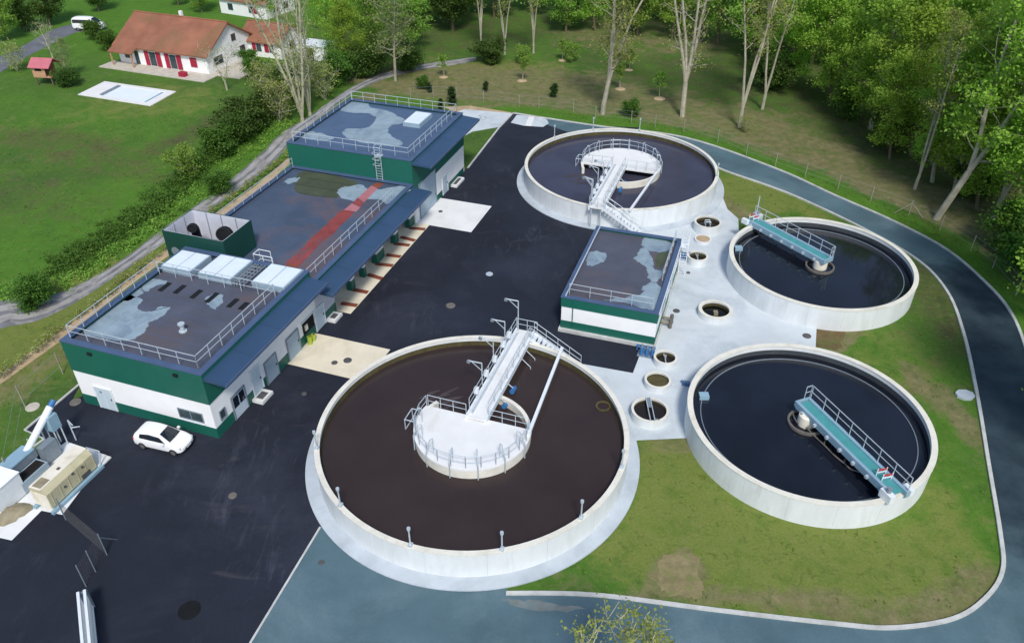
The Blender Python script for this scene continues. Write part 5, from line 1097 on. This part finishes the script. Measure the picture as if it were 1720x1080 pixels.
for kind, px, s, lab in (('bushL', (318, 300), 1.05, 'rounded green bush in the hedge, left of the roof screen'), ('bushA', (372, 262), 1.0, 'tall loose bush in the hedge above the hall roof'), ('bushB', (400, 240), 1.1, 'dark bush in the hedge left of the rear block'), ('bushB', (428, 216), 1.25, 'dark bush where the hedge thickens below the poplars'),
    ('scrub', (470, 205), 1.2, 'twiggy olive scrub at the foot of the poplars'), ('scrub', (546, 168), 1.1, 'twiggy scrub right of the poplars along the track'), ('scrub', (452, 172), 1.2, 'twiggy scrub on the meadow side of the poplars'), ('bushA', (480, 160), 1.1, 'green bush behind the poplars toward the shed'), ('bushA', (570, 142), 1.2, 'green bush on the track verge left of the birch'), ('bushB', (624, 128), 1.3, 'dark bush on the track verge just left of the birch'), ('bushA', (430, 132), .8, 'bush at the lawn corner below the annex'), ('scrub', (520, 140), 1.1, 'pale scrub below the small white shed'),
    ('bushA', (62, 516), .8, 'lone weed bush growing through the gravel track at the left'), ('bushA', (372, 326), .7, 'small bush on the track edge above the roof screen'),
    ('scrub', (30, 120), .9, 'brownish bush between the lane and the playhouse'), ('bushB', (116, 146), .75, 'dark shrub under the playhouse slide'), ('bushA', (184, 84), .8, 'shrub at the left corner of the terracotta house'), ('bushA', (160, 66), .8, 'shrub beside the parked minivan'), ('bushA', (420, 112), .7, 'shrub in front of the annex'), ('scrub', (1252, 222), .45, 'low tuft bush at the foot of the slender tree'), ('bushL', (880, 108), .8, 'bush under the pale trio'), ('bushB', (826, 106), 1.0, 'dark bush below the leftmost pale trunk'), ('bushL', (958, 104), .8, 'bush left of the forked tree on the bare slope'), ('bushB', (1290, 150), 1.3, 'dark bush in the shade at the left end of the wood'), ('bushA', (1420, 196), 1.2, 'bush under the third front tree of the wood'), ('bushA', (1486, 250), 1.3, 'bush hanging at the wood edge above the thin tree'), ('bushB', (1640, 336), 1.2, 'dark bush behind the fence corner brace'), ('bushA', (1690, 420), 1.3, 'bush by the fence at the right edge'), ('bushA', (1716, 470), 1.2, 'bush overhanging the outer kerb at the right edge'),
    ('bushB', (690, 120), 1.0, 'low dark bush on the right of the birch'), ('bushA', (712, 150), .5, 'low green bush between track and bare slope'), ('bushA', (1060, 196), .6, 'low bush at the verge right of the forked tree')):
    plant(kind, px, s, None, lab, 'bush', 'bush')
SG = 'young planted trees on the bare slope'
for px, s, lab in (((745, 130), .9, 'young tree on the bare slope nearest the gravel track'), ((877, 136), 1.0, 'young tree on the slope below the pale trio'), ((945, 102), .9, 'small young tree high on the slope left of the forked tree'), ((1042, 150), 1.0, 'young tree right beside the forked trunk'), ((1108, 166), 1.1, 'young tree between the forked and the candlestick trees'), ((1056, 118), .9, 'young tree behind the forked trunk')):
    t = plant('sapling', px, s, None, lab, 'sapling', 'sapling', SG); MB().lathe([(.001, 0), (.75, 0), (.35, .14), (.001, .18)], n=16).build('mulch_mound', 'mulch', t); MB().tube((.15, 0, 0), (.15, 0, 1.5), .035, 6).build('stake', 'wood', t)
for px, s, lab in (((723, 156), .6, 'small conifer on the slope, leftmost behind the rear block'), ((815, 154), .65, 'small conifer on the slope left of the tank end'), ((928, 164), .85, 'dark small conifer on the verge left of the forked tree'), ((760, 178), 1.05, 'slim tall conifer just behind the rear block roof'), ((740, 184), .6, 'small conifer by the sand strip behind the rear block')):
    plant('conifer', px, s, None, lab, 'conifer', 'conifer', 'small planted conifers')
# the row of hedge plants in the beige strip
A_, B_, Cc = G(6, 634), G(272, 428), G(486, 264)
n1 = 24; n2 = 18
for i in range(n1 + n2):
    q = A_.lerp(B_, i / n1) if i < n1 else B_.lerp(Cc, (i - n1 + .6) / n2)
    plant('plant', None, rnd.uniform(.8, 1.4), None, 'small hedge plant in the planted row along the beige strip', 'hedge_plant', 'hedge plant', 'hedge plants in the beige strip', xy=(q.x + rnd.uniform(-.12, .12), q.y + rnd.uniform(-.12, .12)))
# masses nobody could count: hedge undergrowth, far woodland, grass tufts
rs = np.random.RandomState(77)
def mass(name, centres, per, leaf, mat, rad, label, cat, flat=.5):
    c_ = np.array(centres); ii = np.repeat(np.arange(len(c_)), per); off = rs.normal(0, 1, (len(ii), 3)) * c_[ii][:, 3:4] * np.array([.5, .5, .42]) * rad
    P = c_[ii][:, :3] + off; P[:, 2] = np.abs(P[:, 2])
    me = leaf_mesh(name, P, leaf, rs.beta(2, 2, len(c_))[ii] * .8 + rs.uniform(0, .2, len(ii)), mat, rs, flat)
    o = bpy.data.objects.new(name, me); C.objects.link(o); return tag(o, label, cat, None, 'stuff')
cs = []
hl = spline([(110, 452), (150, 420), (205, 388), (262, 352), (318, 300), (372, 256), (420, 220), (462, 178), (500, 160)], 8, False)
for (x, y) in hl:
    q = G(x, y)
    hh = max(.35, min(1.5, (x - 120) / 200))
    for k in range(7): cs.append((q.x + rs.normal(0, 1.1), q.y + rs.normal(0, 1.1), rs.uniform(.1, .7) * hh, rs.uniform(.5, 1.0) * (.6 + .4 * hh)))
mass('hedgerow', cs, 60, .22, 'leafhedge', 1.0, 'low dark hedge undergrowth between the meadow and the gravel track', 'hedge')
cs = []
for (x, y) in spline([(0, 492), (90, 486), (170, 444), (240, 396), (300, 350), (360, 304), (430, 246), (480, 206)], 8, False):
    q = G(x, y)
    for k in range(3): cs.append((q.x + rs.normal(0, .7), q.y + rs.normal(0, .7), rs.uniform(.05, .3), rs.uniform(.4, .9)))
mass('track_weeds', cs, 40, .2, 'leafmid', .9, 'green weeds along the meadow side of the gravel track', 'weeds')
# distant wood: crowns of the back ranks in one mass
pc = []; tc_ = []; vt, ft = MB(), None
def crown_pts(kind):
    me_ = PR[kind][1]; n = len(me_.polygons); v = np.empty(len(me_.vertices) * 3, np.float32); me_.vertices.foreach_get('co', v); tn = np.empty(len(me_.vertices), np.float32); me_.attributes['tone'].data.foreach_get('value', tn); return v.reshape(-1, 4, 3).mean(1), tn[::4]
CP = {k: crown_pts(k) for k in ('leafyA', 'leafyC', 'midB', 'dark')}
spots = [(G(x, y).x, G(x, y).y) for x, y in ((1310, 62), (1372, 68), (1440, 78), (1510, 92), (1580, 116), (1650, 150), (1720, 190), (1800, 240), (1340, 36), (1420, 40), (1500, 50), (1590, 64), (1680, 90), (1770, 130), (1250, 50), (1180, 36), (1110, 30), (1040, 26), (970, 28), (900, 24), (830, 30), (780, 22), (1860, 320), (1880, 220))]
spots += [(x + rs.uniform(-4, 4), y + rs.uniform(-4, 4)) for y in (176, 192) for x in range(-30, 125, 13)]
spots += [(x + rs.uniform(-5, 5), 205 + rs.uniform(-8, 8)) for x in range(-190, -30, 11)]
for x, y in spots:
    k = ('leafyA', 'leafyC', 'midB', 'leafyC', 'dark')[rs.randint(5)]; P, tn = CP[k]; a = rs.uniform(0, 6.28); s_ = rs.uniform(.8, 1.05); sel = rs.rand(len(P)) < .8
    Q = P[sel] * s_; pc.append(np.stack([Q[:, 0] * math.cos(a) - Q[:, 1] * math.sin(a) + x, Q[:, 0] * math.sin(a) + Q[:, 1] * math.cos(a) + y, Q[:, 2]], 1)); tc_.append(np.clip(tn[sel] * .8 + rs.uniform(-.15, .25), 0, 1))
me = leaf_mesh('woodland', np.concatenate(pc), .5, np.concatenate(tc_), 'leafmid', rs)
o = bpy.data.objects.new('woodland', me); C.objects.link(o); tag(o, 'distant mass of woodland behind the front trees along the top', 'woodland', None, 'stuff')
mb = MB()
for x, y in spots: limb(mb, (x, y, -.2), (rs.normal(0, .06), rs.normal(0, .06), 1), 15, .26, rs, .1, .05, 3, .3)
o = mb.build('woodland_trunks', 'barkdk'); tag(o, 'trunks of the distant woodland mass along the top', 'trunks', None, 'stuff')
# grass tufts over the lawns
def inside(P, poly):
    poly = np.array(poly); x, y = P[:, 0], P[:, 1]; r = np.zeros(len(P), bool); j = len(poly) - 1
    for i in range(len(poly)):
        xi, yi = poly[i][0], poly[i][1]; xj, yj = poly[j][0], poly[j][1]
        c_ = ((yi > y) != (yj > y)) & (x < (xj - xi) * (y - yi) / (yj - yi + 1e-12) + xi); r ^= c_; j = i
    return r
island = inner + [(2, 29.3), (10, 40), (20, 60), (20, 80)]
def tufts(N, box, keep, sizes, hmul=1.):
    P = np.stack([rs.uniform(box[0], box[1], N), rs.uniform(box[2], box[3], N)], 1); P = P[keep(P)]; cell = np.sin(P[:, 0] * .9) * np.sin(P[:, 1] * .8 + 1) + np.sin(P[:, 0] * .37 + 2) * np.sin(P[:, 1] * .41); P = P[cell + rs.normal(0, .6, len(P)) > -.2]
    return P
def far(P, c_, r): return np.hypot(P[:, 0] - c_[0], P[:, 1] - c_[1]) > r
k1 = lambda P: inside(P, island) & far(P, (-2.7, 40.46), 11.8) & far(P, (20.83, 41.85), 8.5) & far(P, (28.4, 62.88), 8.4) & far(P, (12.25, 83.4), 11.9) & ~inside(P, apr)
trk = spline(trk_u, 3, False) + spline(trk_l, 3, False)[::-1]; stp = [tuple(v) for v in stp_u + gp([(345, 372), (430, 312), (488, 262)]) + gp([(492, 270), (436, 322), (350, 385)]) + stp_l[::-1]]
rroad = outer + inner[::-1]
k2 = lambda P: ~inside(P, trk) & ~inside(P, stp) & ~inside(P, yard) & ~inside(P, [W2(-.5, -2), W2(48, -2), W2(48, 14.8), W2(-.5, 14.8)]) & (P[:, 0] < -15 + (P[:, 1] - 40) * .2) & (P[:, 1] < 104)
ob = np.array(outer[:-3])
k3 = lambda P: np.array([1.0 < np.hypot(ob[:, 0] - p[0], ob[:, 1] - p[1]).min() < 3.2 for p in P]) & ~inside(P, outer[:-1] + [(30, 12), (-10, 12), (-5, 104)])
Pt = np.concatenate([tufts(1200, (-2, 40, 26, 90), k1, 0), tufts(5000, (-80, 0, 34, 110), k2, 0), tufts(9000, (0, 48, 55, 106), k3, 0)])
n = len(Pt); pts = np.concatenate([np.stack([Pt[:, 0] + rs.normal(0, .1, n), Pt[:, 1] + rs.normal(0, .1, n), rs.uniform(.03, .12, n)], 1) for _ in range(3)])
me = leaf_mesh('grass_tufts', pts, .20, rs.uniform(0, 1, len(pts)), 'grassblade', rs, .15, .35)
o = bpy.data.objects.new('grass_tufts', me); C.objects.link(o); tag(o, 'short grass tufts over the lawns and verges', 'grass', None, 'stuff')
